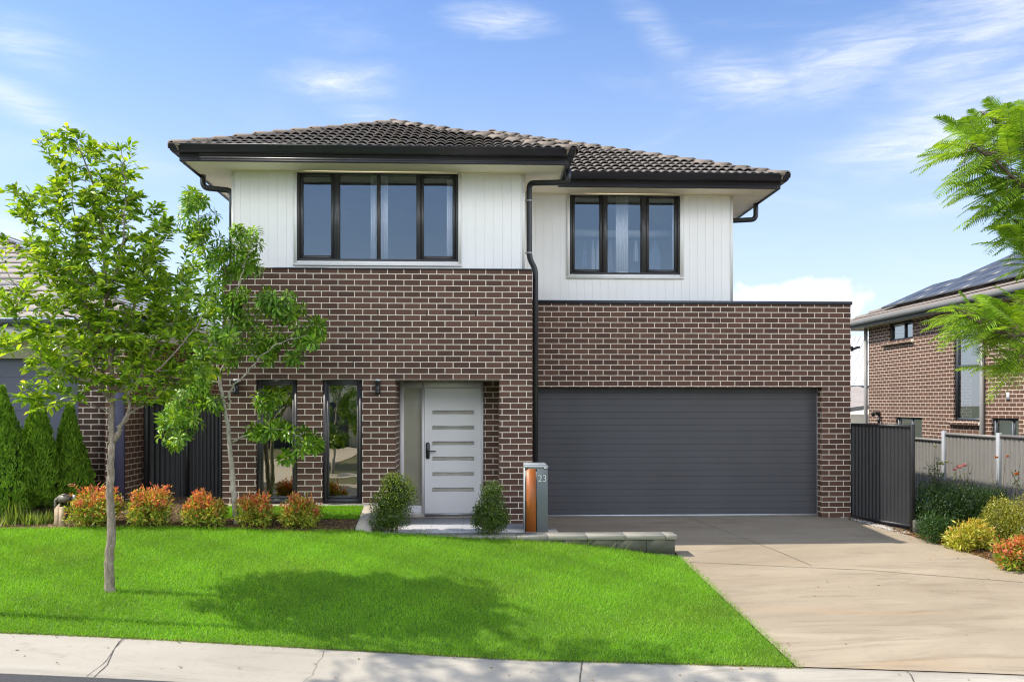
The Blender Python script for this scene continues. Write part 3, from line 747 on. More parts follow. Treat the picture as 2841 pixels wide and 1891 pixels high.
mb.build('slot_glass', M['glass_slot'], door)
mb = MB(); mb.box(dl0, dl1, YD - .006, YD - .001, az(1428, YD), az(1421.5, YD)); mb.build('kick_strip', M['galvanised'], door)
hx, hz0, hz1 = X(1187), az(1272, YD), az(1225.5, YD)
mb = MB(); pr = []
c0, c1 = hz0 + .03, hz1 - .03
ring = [(hx + .03 * math.cos(t), (c1 if math.sin(t) >= 0 else c0) + .03 * math.sin(t)) for t in [2 * math.pi * k / 24 for k in range(24)]]
mb.add([(x, YD - .001, z) for x, z in ring] + [(x, YD - .022, z) for x, z in ring] + [(hx + (x - hx) * .8, YD - .028, c0 + (z - c0) * .97 + .001) for x, z in ring],
       [(i, (i + 1) % 24, 24 + (i + 1) % 24, 24 + i) for i in range(24)] + [(24 + i, 24 + (i + 1) % 24, 48 + (i + 1) % 24, 48 + i) for i in range(24)] + [tuple(48 + i for i in range(24))])
zz = az(1250, YD); mb.tube([(hx + .005, YD - .02, zz), (hx + .005, YD - .065, zz)], .011, 8); mb.tube(round_path([(hx + .005, YD - .06, zz), (hx + .03, YD - .064, zz), (hx + .125, YD - .06, zz)], .02), .010, 8)
mb.build('door_handle', M['black_hardware'], door)
mb = MB(); mb.quad((sl0 - .01, YD + .03, zb), (sl1 + .01, YD + .03, zb), (sl1 + .01, YD + .03, zt), (sl0 - .01, YD + .03, zt)); mb.build('sidelight', M['glass_frosted'], house)
mb = MB(); mb.quad((ENT[0], YA, zt + .001), (ENT[1], YA, zt + .001), (ENT[1], YD, zt + .001), (ENT[0], YD, zt + .001)); mb.build('entry_ceiling', M['soffit_paint'], house)
mb = MB(); mb.box(fx0, dl0 - .01, YD - .05, YD + .02, .10, zb + .03); mb.box(dl0 - .01, fx1, YD - .045, YD + .02, .10, az(1430, YD)); mb.build('threshold', M['path_concrete'], house)

# --- garage door: one grooved sheet of 20 planks, bottom seal, side track
gx0, gx1, gz0, gz1 = GO[0] - .02, ax(2265.5, YGD) , .03, GO[3] + .02
mb = MB(); n = 20; ph = (gz1 - gz0) / n
for k in range(n):
    a, b = gz0 + k * ph, gz0 + (k + 1) * ph; g = .0045
    mb.quad((gx0, YGD, a + g), (gx1, YGD, a + g), (gx1, YGD, b - g), (gx0, YGD, b - g))
    mb.quad((gx0, YGD, b - g), (gx1, YGD, b - g), (gx1, YGD + .0035, b), (gx0, YGD + .0035, b)); mb.quad((gx0, YGD + .0035, a), (gx1, YGD + .0035, a), (gx1, YGD, a + g), (gx0, YGD, a + g))
gd = mb.build('garage_door', M['garage_door_steel'], house)
mb = MB().bbox(gx0, gx1, YGD - .025, YGD + .02, .006, .042, .004); mb.build('bottom_seal', M['galvanised'], gd)
for x in (gx1, gx0 - .022): MB().box(x, x + .022, YGD - .03, YGD + .02, .004, gz1).build('side_track', M['galvanised'], gd)

# --- wall lamps
for px, y0, y1 in ((1049.5, 1052, 1094), (658.5, 1052, 1094)):
    x = ax(px, YA); zt_, zb_ = az(y0, YA), az(y1, YA); c = (x, YA - .07, 0)
    mb = MB().lathe(c, [(.030, zb_), (.040, zb_ + .006), (.042, zb_ + .05), (.036, zb_ + .055), (.036, zt_ - .05), (.040, zt_ - .045), (.040, zt_ - .022)], 18)
    mb.box(x - .018, x + .018, YA - .05, YA + .001, zb_ + .05, zt_ - .06)
    lp = mb.build('wall_lamp', M['black_hardware'], house)
    mb = MB().lathe(c, [(.041, zt_ - .022), (.041, zt_ - .010), (.034, zt_ - .004), (.018, zt_)], 18); mb.build('lamp_cap', M['lamp_white'], lp, smooth=True)
mb = MB(); xb, zb2 = G_R, az(962, YG); mb.box(xb, xb + .07, YG + .06, YG + .12, zb2 - .05, zb2 + .03); mb.obox((xb + .12, YG + .09, zb2), (.95, 0, .3), (0, 1, 0), (-.3, 0, .95), .06, .05, .018); mb.build('wall_bracket', M['black_hardware'], house)

# --- roof
YAF, YBF = YAC - .60, 13.86
RL, RA, RB = ax(498, YAF), ax(1574, YAF), ax(2165, YBF)
YBK = YBF + (RB - RL) + 2.5
TP = 0.44; OV = 0.06
roof = None
def tile_slope(mb, p0, e, d, length, uL, uR, depth, z0, tp, roll=0.14, course=0.30, amp=0.036, thick=0.046, flat=False):
    """p0 plan origin, e along the eave, d inward; uL/uR functions of inward distance giving the ends of a course"""
    p0, e, d = Vector(p0), Vector(e), Vector(d); cs = math.cos(math.atan(tp)); sn = math.sin(math.atan(tp)); run = course * cs
    nv = int(math.ceil(depth / run)); nd = 8
    for j in range(nv):
        d0, d1 = j * run, min((j + 1) * run + 0.05 * cs, depth)
        a0, b0, a1, b1 = uL(d0), uR(d0), uL(min(d1, depth)), uR(min(d1, depth))
        lo, hi = min(a0, a1), max(b0, b1)
        if hi - lo < 0.05: continue
        if flat:
            off = 0.5 * (j % 2) * roll; k0, k1 = math.floor((lo - off) / roll), math.ceil((hi - off) / roll)
            us = []
            for k in range(k0, k1 + 1): us += [k * roll + off + .004, k * roll + off + roll - .004]
        else:
            st = roll / nd; k0, k1 = math.floor(lo / st), math.ceil(hi / st); us = [k * st for k in range(k0, k1 + 1)]
        b = len(mb.V); n = len(us); jit = random.uniform(-.003, .003)
        for u in us:
            ph = (u / roll) % 1.0
            h = 0 if flat else amp * (abs(math.sin(math.pi * ph)) ** 0.75)
            tj = jit + (0.004 * math.sin(math.floor(u / (roll * 2)) * 12.9898 + j * 78.233))
            for (dd, hh, aa, bb) in ((d0 + .07, thick + h + tj - .020, a0, b0), (d0, thick + h + tj - .015, a0, b0), (d0, thick + h + tj, a0, b0), (d1, h + tj * .3, a1, b1)):
                uu = min(max(u, aa), bb); q = p0 + e * uu + d * (dd - hh * sn)
                mb.V.append((q.x, q.y, z0 + dd * tp + hh * cs))
        for i in range(n - 1):
            if flat and i % 2 == 1: continue
            q = b + 4 * i; mb.F.append((q, q + 4, q + 5, q + 1)); mb.F.append((q + 1, q + 5, q + 6, q + 2)); mb.F.append((q + 2, q + 6, q + 7, q + 3))
def ridge_caps(mb, mb2, pts, r=0.105, L=0.36, lift=0.045):
    """lapped angular caps along 3-D polyline from low end to high end, with a mortar bed below"""
    for a, c in zip(pts[:-1], pts[1:]):
        a, c = Vector(a), Vector(c); t = (c - a); n = max(1, int(round(t.length / L))); st = t / n; t = t.normalized()
        side = t.cross(Vector((0, 0, 1))).normalized(); up = side.cross(t)
        prof = [(-1.0, -.62), (-.86, -.18), (-.42, .12), (.42, .12), (.86, -.18), (1.0, -.62)]
        for k in range(n):
            s = a + st * k - t * 0.03; e = a + st * (k + 1) + t * 0.02; j = random.uniform(-.006, .006)
            b = len(mb.V)
            for p, lf, sc in ((s, lift + .036 + j, 1.08), (e, lift + j, .92)):
                for x, y in prof: mb.V.append(tuple(p + side * x * r * sc + up * (lf + y * r * sc)))
                for x, y in prof: mb.V.append(tuple(p + side * x * r * sc * .86 + up * (lf + y * r * sc * .9 - .018)))
            for q in range(5):
                mb.F.append((b + q, b + 12 + q, b + 13 + q, b + 1 + q)); mb.F.append((b + q, b + q + 1, b + 7 + q, b + 6 + q)); mb.F.append((b + 12 + q, b + 18 + q, b + 19 + q, b + 13 + q))
            mb.F.append((b, b + 6, b + 18, b + 12)); mb.F.append((b + 5, b + 17, b + 23, b + 11))
        mid = (a + c) / 2; mb2.obox(mid + up * (lift - .06), t, side, up, (c - a).length / 2, r * .82, .05)
ZE = 5.455
xl, xa_, xr = RL - OV, RA + OV, RB + OV; ya_, yb_ = YAF - OV, YBF - OV
wa = (xa_ - xl) / 2; xma = xl + wa; wb_ = (xr - xl) / 2; xm = xl + wb_; yk_ = YBK
mb = MB()
tile_slope(mb, (xl, ya_), (1, 0), (0, 1), 0, lambda d: d, lambda d: 2 * wa - d, wa, ZE, TP)                                    # front hip of the projecting wing
tile_slope(mb, (xa_, yb_), (1, 0), (0, 1), 0, lambda d: -min(d, wa) if d <= wa else (d - wa) - wa, lambda d: (xr - xa_) - d, wb_, ZE, TP)   # main front slope
rf = mb.build('roof', M['roof_tile'], house)
mb = MB()
tile_slope(mb, (xa_, ya_), (0, 1), (-1, 0), 0, lambda d: d, lambda d: (yb_ - ya_) + d, wa, ZE, TP)
tile_slope(mb, (xl, yk_), (0, -1), (1, 0), 0, lambda d: d, lambda d: (yk_ - ya_) - d if d <= wa else (yk_ - yb_) - d, wb_, ZE, TP)
tile_slope(mb, (xr, yb_), (0, 1), (-1, 0), 0, lambda d: d, lambda d: (yk_ - yb_) - d, wb_, ZE, TP)
mb.quad((xl, yk_, ZE), (xr, yk_, ZE), (xm, yk_ - wb_, ZE + wb_ * TP), (xm, yk_ - wb_, ZE + wb_ * TP))
mb.build('side_tiles', M['roof_tile'], rf)
mb, mb2 = MB(), MB()
H = lambda d: ZE + d * TP
ridge_caps(mb, mb2, [(xl, ya_, ZE), (xma, ya_ + wa, H(wa))]); ridge_caps(mb, mb2, [(xa_, ya_, ZE), (xma, ya_ + wa, H(wa))]); ridge_caps(mb, mb2, [(xma, ya_ + wa, H(wa)), (xma, yb_ + wa, H(wa))])
ridge_caps(mb, mb2, [(xr, yb_, ZE), (xm, yb_ + wb_, H(wb_))]); ridge_caps(mb, mb2, [(xma, yb_ + wa, H(wa)), (xm, yb_ + wb_, H(wb_))]); ridge_caps(mb, mb2, [(xm, yb_ + wb_, H(wb_)), (xm, yk_ - wb_, H(wb_))])
mb.build('ridge_capping', M['ridge_tile'], rf); mb2.build('mortar_bedding', M['ridge_tile'], rf)
# eaves: quad gutter, fascia and soffit all round
eave = [(RL, YBK), (RL, YAF), (RA, YAF), (RA, YBF), (RB, YBF), (RB, YBK)]
GP = [(.004, 5.385), (.075, 5.375), (.100, 5.40), (.108, 5.465), (.122, 5.487), (.122, 5.493), (.104, 5.493), (.098, 5.47), (.09, 5.41), (.07, 5.39), (.012, 5.395), (.012, 5.48), (.004, 5.48)]
mb = MB().sweep(eave, GP)
mb.build('gutter', M['charcoal_metal'], house)
FP = [(0, 5.275), (.003, 5.30), (-.002, 5.305), (.003, 5.31), (.003, 5.335), (-.002, 5.34), (.003, 5.345), (.003, 5.48), (-.02, 5.48), (-.02, 5.275)]
mb = MB().sweep(eave, FP)
mb.build('fascia', M['charcoal_metal'], house)
mb = MB(); z = Z_SOF - .008
mb.quad((RL + .02, YAF + .02, z), (RL + .02, YBK, z), (AC_L + .02, YBK, z), (AC_L + .02, YAF + .02, z)); mb.quad((AC_L + .02, YAF + .02, z), (AC_L + .02, YAC + .02, z), (AC_R - .0, YAC + .02, z), (AC_R, YAF + .02, z))
mb.quad((AC_R, YAF + .02, z), (AC_R, YBF + .02, z), (RA - .02, YBF + .02, z), (RA - .02, YAF + .02, z)); mb.quad((AC_R, YBF + .02, z), (AC_R, YB + .02, z), (RB - .02, YB + .02, z), (RB - .02, YBF + .02, z)); mb.quad((BC_R - .02, YB + .02, z), (BC_R - .02, YBK, z), (RB - .02, YBK, z), (RB - .02, YB + .02, z))
mb.box(AC_L, AC_R, YAC - .02, YAC, z - .022, z); mb.box(AC_R, BC_R, YB - .02, YB, z - .022, z)
mb.build('soffit', M['soffit_paint'], house)
# --- downpipes
def pipe(pts, r=.043): 
    mb = MB().tube(round_path(pts, .09, 6), r, 12); return mb.build('downpipe', M['pipe_metal'], house, smooth=True)
pA, pB = at(1577, 470, 12.95), at(1577, 506, 12.95); pC = at(1468, 508, 13.33); pD = at(1468.5, 716, 13.33); pE = at(1485.5, 748, 13.36); pF = at(1485.5, 1440, 13.36)
dp = pipe([pA, pB, pC, pD, pE, pF])
for py in (557, 702): c = at(1468.5, py, 13.33); mb = MB(); mb.lathe((c.x, c.y, c.z), [(.047, -.012), (.047, .012)], 14); mb.box(AC_R - .001, c.x, c.y - .012, c.y + .012, c.z - .010, c.z + .010); mb.build('pipe_clip', M['galvanised'], dp)
x0 = RL + .05; pipe([(x0, 13.5, 5.40), (x0, 13.5, 5.12), (AC_L - .075, 13.5, 5.08), (AC_L - .075, 13.5, 3.7)]); pipe([(A_L - .07, 13.5, 3.95), (A_L - .07, 13.5, .4)])
pipe([(RB - .03, 15.0, 5.38), (RB - .03, 15.0, 5.03), (BC_R + .05, 15.0, 5.0), (BC_R + .05, 15.0, 3.45)])

# --- porch floor, entry edging, block wall
mb = MB(); mb.box(ENT[0] - .22, 0.835, 12.09, YD + .05, -.2, .10); tag(mb.build('porch_floor', M['porch_tile']), kind='structure')
mb = MB(); mb.box(.837, 1.13, 12.09, 12.62, -.3, .098); tag(mb.build('path', M['path_concrete']), kind='structure')
ew = thing('edging_wall', 'low sloping concrete edging between the raised lawn strip and the porch tiles', 'garden edging', (-1.5, 12.4, .2))
xw0, xw1 = -1.62, ENT[0] - .225
mb = MB(); mb.add([(xw0, 11.92, -.2), (xw1, 11.92, -.2), (xw1, 12.99 - .13, -.2), (xw0, 12.99 - .13, -.2), (xw0, 11.92, .185), (xw1, 11.92, .185), (xw1, 12.86, .385), (xw0, 12.86, .385)], ((0, 3, 2, 1), (4, 5, 6, 7), (0, 1, 5, 4), (1, 2, 6, 5), (2, 3, 7, 6), (3, 0, 4, 7)))
mb.build('edging', M['path_concrete'], ew)
rw = thing('retaining_wall', 'low grey concrete block wall with pale capping slabs beside the driveway', 'garden wall', (0.8, 11.9, -.1))
wx1 = ax(1876, 11.8); mb = MB(); x = -1.28
while x < wx1 - .01:
    e = min(x + .395, wx1 - .012)
    for z0, z1 in ((-.45, -.155), (-.152, .036)): mb.bbox(x + .002, e - .002, 11.81, 12.07, z0, z1, .005)
    x += .397
mb.build('wall_block', M['block_concrete'], rw)
mb = MB(); edges = [-1.30] + [ax(p, 11.78) for p in (1434, 1520, 1629, 1737, 1847)] + [wx1 + .012]
for a, c in zip(edges[:-1], edges[1:]): mb.bbox(a + .002, c - .002, 11.78, 12.085, .038, .100, .006)
mb.build('capping', M['coping_concrete'], rw)

# --- letterbox
lbY = 12.10; X = lambda px: ax(px, lbY)
lb = thing('letterbox', 'tall grey letterbox pillar with an orange strip and the number 23', 'letterbox', (X(1488), lbY + .2, .10))
l0, l1, lz0, lz1 = X(1457), X(1520), .10, az(1297, lbY)
mb = MB().bbox(l0, l1, lbY, lbY + .42, lz0, lz1, .003); mb.build('body', M['letterbox_grey'], lb)
mb = MB().box(X(1460), X(1487), lbY - .006, lbY + .02, lz0 + .002, az(1300, lbY)); mb.build('orange_panel', M['letterbox_orange'], lb)
mb = MB().box(X(1487.2), X(1489.5), lbY - .003, lbY + .02, lz0 + .002, az(1300, lbY)); mb.box(X(1457.2), X(1459.8), lbY - .003, lbY + .02, lz0 + .002, az(1300, lbY)); mb.build('shadow_gap', M['black_hardware'], lb)
mb = MB().box(l0 - .006, l0 - .001, lbY - .012, lbY + .425, lz0, lz1); mb.build('edge_trim', M['letterbox_trim'], lb)
mb = MB().bbox(l0 - .008, l1 + .004, lbY - .016, lbY + .43, lz1 + .001, lz1 + .026, .003); mb.bbox(l0 - .008, l1 - .016, lbY + .02, lbY + .42, lz1 + .027, lz1 + .048, .003); mb.build('lid', M['letterbox_trim'], lb)
mb = MB().box(X(1510), X(1519), lbY - .020, lbY - .0165, lz1 - .012, lz1 + .004); mb.build('lock', M['galvanised'], lb)
cu = bpy.data.curves.new('number', 'FONT'); cu.body = '23'; cu.size = .138; cu.extrude = .003; cu.offset = -.0022; cu.align_x = 'CENTER'; cu.align_y = 'CENTER'; cu.space_character = .92
tmp = bpy.data.objects.new('tmp', cu); scene.collection.objects.link(tmp)
bpy.context.view_layer.update(); me = tmp.to_mesh()
cc = at(1504.5, 1327.5, lbY); vs = [(cc.x + v.co.x * 1.0, lbY - .004 - v.co.z, cc.z + v.co.y) for v in me.vertices]; fs = [tuple(p.vertices) for p in me.polygons]
tmp.to_mesh_clear(); bpy.data.objects.remove(tmp)
mesh_obj('house_number', vs, fs, M['number_metal'], lb)

# --- things behind the upstairs glass
def curtain(x0, x1, y, z0, z1, label, mat='curtain_sheer', folds=9, amp=.022):
    V, F = [], []; n = folds * 8
    for i in range(n + 1):
        u = i / n; x = x0 + (x1 - x0) * u; w_ = amp * math.sin(u * folds * 2 * math.pi) * random.uniform(.8, 1.1)
        V.append((x, y + w_, z0)); V.append((x, y + w_ * .8, z1))
    for i in range(n): F.append((2 * i, 2 * i + 2, 2 * i + 3, 2 * i + 1))
    o = mesh_obj('curtain', V, F, M[mat], None, smooth=True, loc=((x0 + x1) / 2, y, z0))
    o.modifiers.new('thick', 'SOLIDIFY').thickness = .002
    return tag(o, label, 'curtain', 'sheer curtains behind the upstairs windows')
X = lambda px: ax(px, YAC + .12); z0, z1 = UW1[2] + .02, UW1[3] - .04
curtain(X(832), X(842), YAC + .12, z0, z1, 'thin edge of white curtain at the left of the four pane window', folds=2)
curtain(X(1029), X(1046), YAC + .12, z0, z1, 'gathered white curtain left of the middle bar of the four pane window', folds=4)
curtain(X(1054), X(1077), YAC + .12, z0, z1, 'gathered white curtain right of the middle bar of the four pane window', folds=5)
curtain(X(1240), X(1265), YAC + .12, z0, z1, 'white curtain drawn back in the rightmost pane of the four pane window', folds=5)
X = lambda px: ax(px, YB + .12); z0, z1 = UW2[2] + .02, UW2[3] - .04
curtain(X(1709), X(1743), YB + .12, z0, z1, 'wide white curtain bunched in the middle of the three pane window', folds=7)
curtain(X(1865), X(1880), YB + .12, z0, z1, 'narrow white curtain at the right of the three pane window', folds=3)
X = lambda px: ax(px, YB + .62); zs = az(652, YB + .62)
mb = MB().box(X(1560), X(1862), YB + .62, YB + 1.0, zs, az(636, YB + .62)); tag(mb.build('wardrobe_shelf', M['white_trim'], None, loc=(X(1700), YB + .8, zs)), 'white wardrobe shelf seen through the three pane upstairs window', 'shelf')
def garment(px0, px1, ytop, ybot, mat, label):
    a, c = X(px0), X(px1); zt_, zb_ = az(ytop, YB + .70), az(ybot, YB + .70); y = YB + .70; V, F = [], []; rows = 8; n = 10; cx = (a + c) / 2
    for j in range(rows + 1):
        t = j / rows; hw = (c - a) / 2 * (0.25 + .75 * min(1, t * 1.6)); zz = zt_ + (zb_ - zt_) * t
        for i in range(n + 1):
            u = i / n * 2 - 1; V.append((cx + hw * u, y + .03 * math.sin(u * 7 + t) * t - .05 * (1 - u * u), zz + (0.02 * (1 - abs(u)) if j == 0 else 0)))
    for j in range(rows):
        for i in range(n): q = j * (n + 1) + i; F.append((q, q + 1, q + n + 2, q + n + 1))
    o = mesh_obj('hanging_garment', V, F, M[mat], None, smooth=True, loc=(cx, y, zb_)); o.modifiers.new('thick', 'SOLIDIFY').thickness = .01
    tag(o, label, 'clothes', 'clothes hanging in the wardrobe')
garment(1640, 1652, 668, 752, 'cloth_white', 'white garment hanging nearest the first bar of the three pane window')
garment(1654, 1666, 668, 752, 'cloth_white', 'pale garment just left of the first bar of the three pane window')
garment(1612, 1630, 668, 745, 'cloth_blue', 'dark blue garment hanging in the left pane of the three pane window')
garment(1686, 1702, 668, 752, 'cloth_mauve', 'mauve garment hanging left of the bunched curtain')
garment(1758, 1772, 668, 725, 'cloth_white', 'white crumpled top hanging right of the bunched curtain')
garment(1800, 1840, 668, 752, 'cloth_blue', 'blue garments hanging in the right pane of the three pane window')

# ------------------------------------------------------------------ fences and gates
def ribbed(mb, p0, p1, z0, z1, pitch=.095, dep=.022, duty=.55, steep=.12):
    """trapezoidal ribbed sheet between plan points p0 and p1"""
    p0, p1 = Vector(p0), Vector(p1); L = (p1 - p0).length; t = (p1 - p0) / L; n = Vector((t.y, -t.x)); pts = []
    k = 0
    while k * pitch < L:
        s = k * pitch
        for u, d in ((0, 0), (pitch * duty, 0), (pitch * (duty + steep), 1), (pitch * (1 - steep), 1)):
            if s + u < L: pts.append((s + u, d * dep))
        k += 1
    pts.append((L, 0)); b = len(mb.V)
    for s, d in pts:
        q = p0 + t * s - n * d
        mb.V.append((q.x, q.y, z0)); mb.V.append((q.x, q.y, z1))
    for i in range(len(pts) - 1): mb.F.append((b + 2 * i, b + 2 * i + 2, b + 2 * i + 3, b + 2 * i + 1))
    return mb
def rail(mb, p0, p1, z0, z1, w=.05):
    p0, p1 = Vector((p0[0], p0[1], (z0 + z1) / 2)), Vector((p1[0], p1[1], (z0 + z1) / 2)); t = (p1 - p0); L = t.length; t.normalize()
    return mb.obox((p0 + p1) / 2, t, Vector((-t.y, t.x, 0)), (0, 0, 1), L / 2, w / 2, (z1 - z0) / 2)
# dark gate standing open beside the garage
g0, g1 = (ax(2361.5, 14.28), 14.28), (ax(2531, 13.1), 13.1); gzt, gzb = az(1174, 14.28), az(1442, 14.28)
g = thing('side_gate', 'black ribbed metal gate standing ajar between the garage pier and the hedge', 'gate', ((g0[0] + g1[0]) / 2, (g0[1] + g1[1]) / 2, gzb))
mb = MB(); ribbed(mb, g0, g1, gzb + .05, gzt - .03, .075, .02); mb.build('panel', M['fence_dark'], g)
mb = MB(); rail(mb, g0, g1, gzt - .045, gzt, .045); rail(mb, g0, g1, gzb + .01, gzb + .05, .04); mb.box(g0[0] - .02, g0[0] + .02, g0[1] - .02, g0[1] + .02, gzb, gzt - .002); mb.build('frame', M['fence_dark'], g)
mb = MB().bbox(g1[0] - .025, g1[0] + .03, g1[1] - .03, g1[1] + .03, gzb - .08, gzt + .006, .004); mb.build('post', M['fence_dark'], g)
mb = MB().bbox(g1[0] - .01, g1[0] + .26, g1[1] - .10, g1[1] + .06, gzb - .12, gzb + .13, .01); mb.build('plinth', M['block_concrete'], g)
# gravel along its foot
V, F = [], []
for k in range(700):
    u = random.random(); wd = random.gauss(0, .05)
    x = g0[0] + (g1[0] - g0[0]) * u - .06 + wd - .03 * u; y = g0[1] + (g1[1] - g0[1]) * u - .07 + wd * .5; r = random.uniform(.006, .017); z = gzf(x, y) + .008
    b = len(V); th = random.random() * 6
    for q in range(6): V.append((x + r * math.cos(th + q * 1.047) * random.uniform(.7, 1.2), y + r * math.sin(th + q * 1.047) * random.uniform(.6, 1), z))
    V.append((x, y, z + r * .9)); F += [(b + q, b + (q + 1) % 6, b + 6) for q in range(6)]
tag(mesh_obj('gravel', V, F, M['gravel_stone']), 'pale gravel lying along the foot of the black gate', None, None, 'stuff')
# grey boundary fence, stepped panels with pale posts
FX = 9.2
fy = lambda px: FX / ((at(px, HORIZON, 10).x) / 10)
bf = thing('boundary_fence', 'grey ribbed steel boundary fence with pale posts behind the hedge', 'fence', (FX, 14.0, 0))
yp1, yp2 = fy(2622), fy(2774)
segs = [(19.5, yp1 + .05, az(1217, fy(2580))), (yp1 - .05, yp2 + .05, az(1205.5, fy(2700))), (yp2 - .05, 11.6, az(1209.5, fy(2830))), (11.5, 9.0, az(1209.5, fy(2830)) - .1)]
for a, c, zt in segs:
    mb = MB(); ribbed(mb, (FX, a), (FX, c), -.25, zt - .04, .13, .075, .46, .03); mb.build('panel', M['fence_grey'], bf)
    mb = MB(); rail(mb, (FX - .005, a), (FX - .005, c), zt - .05, zt, .05); mb.build('rail', M['fence_grey'], bf)
for y, zt in ((yp1, az(1196, yp1)), (yp2, az(1202, yp2)), (11.55, segs[2][2] + .03), (19.5, segs[0][2])):
    mb = MB().bbox(FX - .05, FX + .02, y - .045, y + .045, -.3, zt, .005); mb.build('post', M['fence_post'], bf)

# left side gate between the two houses
lg = thing('side_gate', 'dark ribbed metal gate between the left neighbour and the brick house', 'gate', (-4.4, 14.0, .38))
xg0, xg1 = ax(402, 14.0), A_L + .05; zg0, zg1 = az(1381, 14.0), 1.86; xm_ = xg0 + .42 * (xg1 - xg0)
mb = MB(); ribbed(mb, (xg0 + .07, 14.0), (xm_, 13.98), zg0, zg1, .08, .02); mb.build('panel', M['fence_dark'], lg)
mb = MB(); ribbed(mb, (xm_ + .04, 13.98), (xg1, 13.96), zg0, zg1, .06, .014); mb.build('panel', M['fence_dark'], lg)
mb = MB().bbox(xg0, xg0 + .07, 13.93, 14.03, zg0 - .2, zg1 + .02, .004); mb.box(xm_ - .005, xm_ + .045, 13.94, 14.0, zg0, zg1 + .01); mb.box(xg0 + .07, xg1, 13.95, 14.02, zg1, zg1 + .035); mb.build('frame', M['fence_dark'], lg)

# ------------------------------------------------------------------ neighbour on the left
NY = 13.75; nz = lambda py: az(py, NY)
ln_ = thing('neighbour_house', 'single storey house at left with grey tiled roof and slate blue garage door', 'house', (-7.5, NY, .4))
nd_r, np_r = ax(217, NY), ax(318, NY)
zlint = nz(996); ztop = az(928, 13.3)
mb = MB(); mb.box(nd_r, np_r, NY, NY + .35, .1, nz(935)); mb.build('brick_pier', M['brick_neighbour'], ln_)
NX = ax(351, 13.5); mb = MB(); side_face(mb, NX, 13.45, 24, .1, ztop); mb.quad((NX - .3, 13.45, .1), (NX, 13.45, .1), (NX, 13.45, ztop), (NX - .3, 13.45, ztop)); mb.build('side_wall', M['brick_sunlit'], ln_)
mb = MB().bbox(ax(317, 13.4), ax(344.5, 13.4), 13.39, 13.44, .2, nz(1090), .004); mb.build('corner_panel', M['neighbour_slate'], ln_)
mb = MB(); 
zc = .2
while zc < zlint + .05:
    zd = min(zc + .52, zlint + .06); g = .005
    mb.quad((-12.2, NY + .12, zc + g), (nd_r + .01, NY + .12, zc + g), (nd_r + .01, NY + .12, zd - g), (-12.2, NY + .12, zd - g)); mb.quad((-12.2, NY + .12, zd - g), (nd_r + .01, NY + .12, zd - g), (nd_r + .01, NY + .13, zd + g), (-12.2, NY + .13, zd + g)); zc = zd
mb.build('garage_door', M['neighbour_door'], ln_)
mb = MB().box(-12.4, nd_r + .02, NY - .02, NY + .3, zlint, ztop); mb.build('beam', M['neighbour_cream'], ln_)
ex, ey, ez = -4.92, 13.15, 3.03
mb = MB().sweep([(-16, ey), (ex, ey), (ex, 26)], [(0, ez - .03), (.09, ez - .03), (.11, ez + .06), (.0, ez + .06)])
mb.build('gutter', M['gutter_dark'], ln_)
mb = MB().sweep([(-16, ey), (ex, ey), (ex, 26)], [(-.02, ez - .19), (.004, ez - .19), (.004, ez - .02), (-.02, ez - .02)]); mb.build('fascia', M['neighbour_fascia'], ln_)
mb = MB(); z = ez - .17; mb.quad((-16, ey, z), (ex, ey, z), (ex, NY + .1, z), (-16, NY + .1, z)); mb.quad((NX - .1, NY + .1, z), (ex, NY + .1, z), (ex, 26, z), (NX - .1, 26, z)); mb.build('soffit', M['neighbour_cream'], ln_)
mb = MB(); tp = .45; wn_ = 5.6
tile_slope(mb, (ex - 2 * wn_, ey - .05), (1, 0), (0, 1), 0, lambda d: d, lambda d: 2 * wn_ - d, wn_, ez + .07, tp, .33, .33, flat=True, thick=.032)
tile_slope(mb, (ex + .02, ey), (0, 1), (-1, 0), 0, lambda d: d, lambda d: 13 - d, wn_, ez + .07, tp, .33, .33, flat=True, thick=.032)
nrf = mb.build('roof', M['roof_tile_grey'], ln_)
mb, mb2 = MB(), MB(); ridge_caps(mb, mb2, [(ex, ey - .03, ez + .06), (ex - wn_, ey + wn_, ez + .06 + wn_ * tp)], .12, .38); mb.V += []; nrc = mb.build('ridge_capping', M['roof_tile_neighbour'], nrf)
# outdoor light unit under its eave
mb = MB(); c = at(22, 962, NY - .05); mb.lathe((c.x, NY - .04, c.z), [(.03, -.05), (.10, -.035), (.13, 0), (.10, .035), (.04, .05)], 14); mb.box(c.x - .20, c.x + .02, NY - .09, NY - .03, c.z - .085, c.z - .055); mb.build('eave_light', M['lamp_white'], ln_)

# orange brick house seen in the gap
ob = thing('gable_house', 'orange brick house with tan gable boards seen between the trees at left', 'house', (-7.3, 24, .3))
oy = 24.0; gx = lambda px: ax(px, oy)
mb = MB(); wall_mb(mb, gx(330), gx(640), 0, az(975, oy), oy, .1, []); mb.build('wall', M['brick_orange'], ob)
ax0, ax1 = gx(300), gx(660); ap = (ax0 + ax1) / 2 - 1.4; zA, zL, zR = az(862, oy), az(985, oy), az(990, oy)
mb = MB(); 
for (x0, z0, x1, z1) in ((ax0, zL, ap, zA), (ap, zA, ax1, zR)):
    for k in range(5): f0 = k / 5; mb.add([(x0, oy - .25 - .004 * k, z0 - .14 * k), (x1, oy - .25 - .004 * k, z1 - .14 * k), (x1, oy - .25 - .004 * k, z1 - .14 * (k + 1) + .01), (x0, oy - .25 - .004 * k, z0 - .14 * (k + 1) + .01)], ((0, 1, 2, 3),))
mb.add([(ax0, oy - .24, zL), (ap, oy - .24, zA), (ax1, oy - .24, zR), (ax1, oy - .24, zR - 1.0), (ax0, oy - .24, zL - 1.0)], ((0, 1, 2, 3, 4),)); mb.build('gable_boards', M['tan_fascia'], ob)
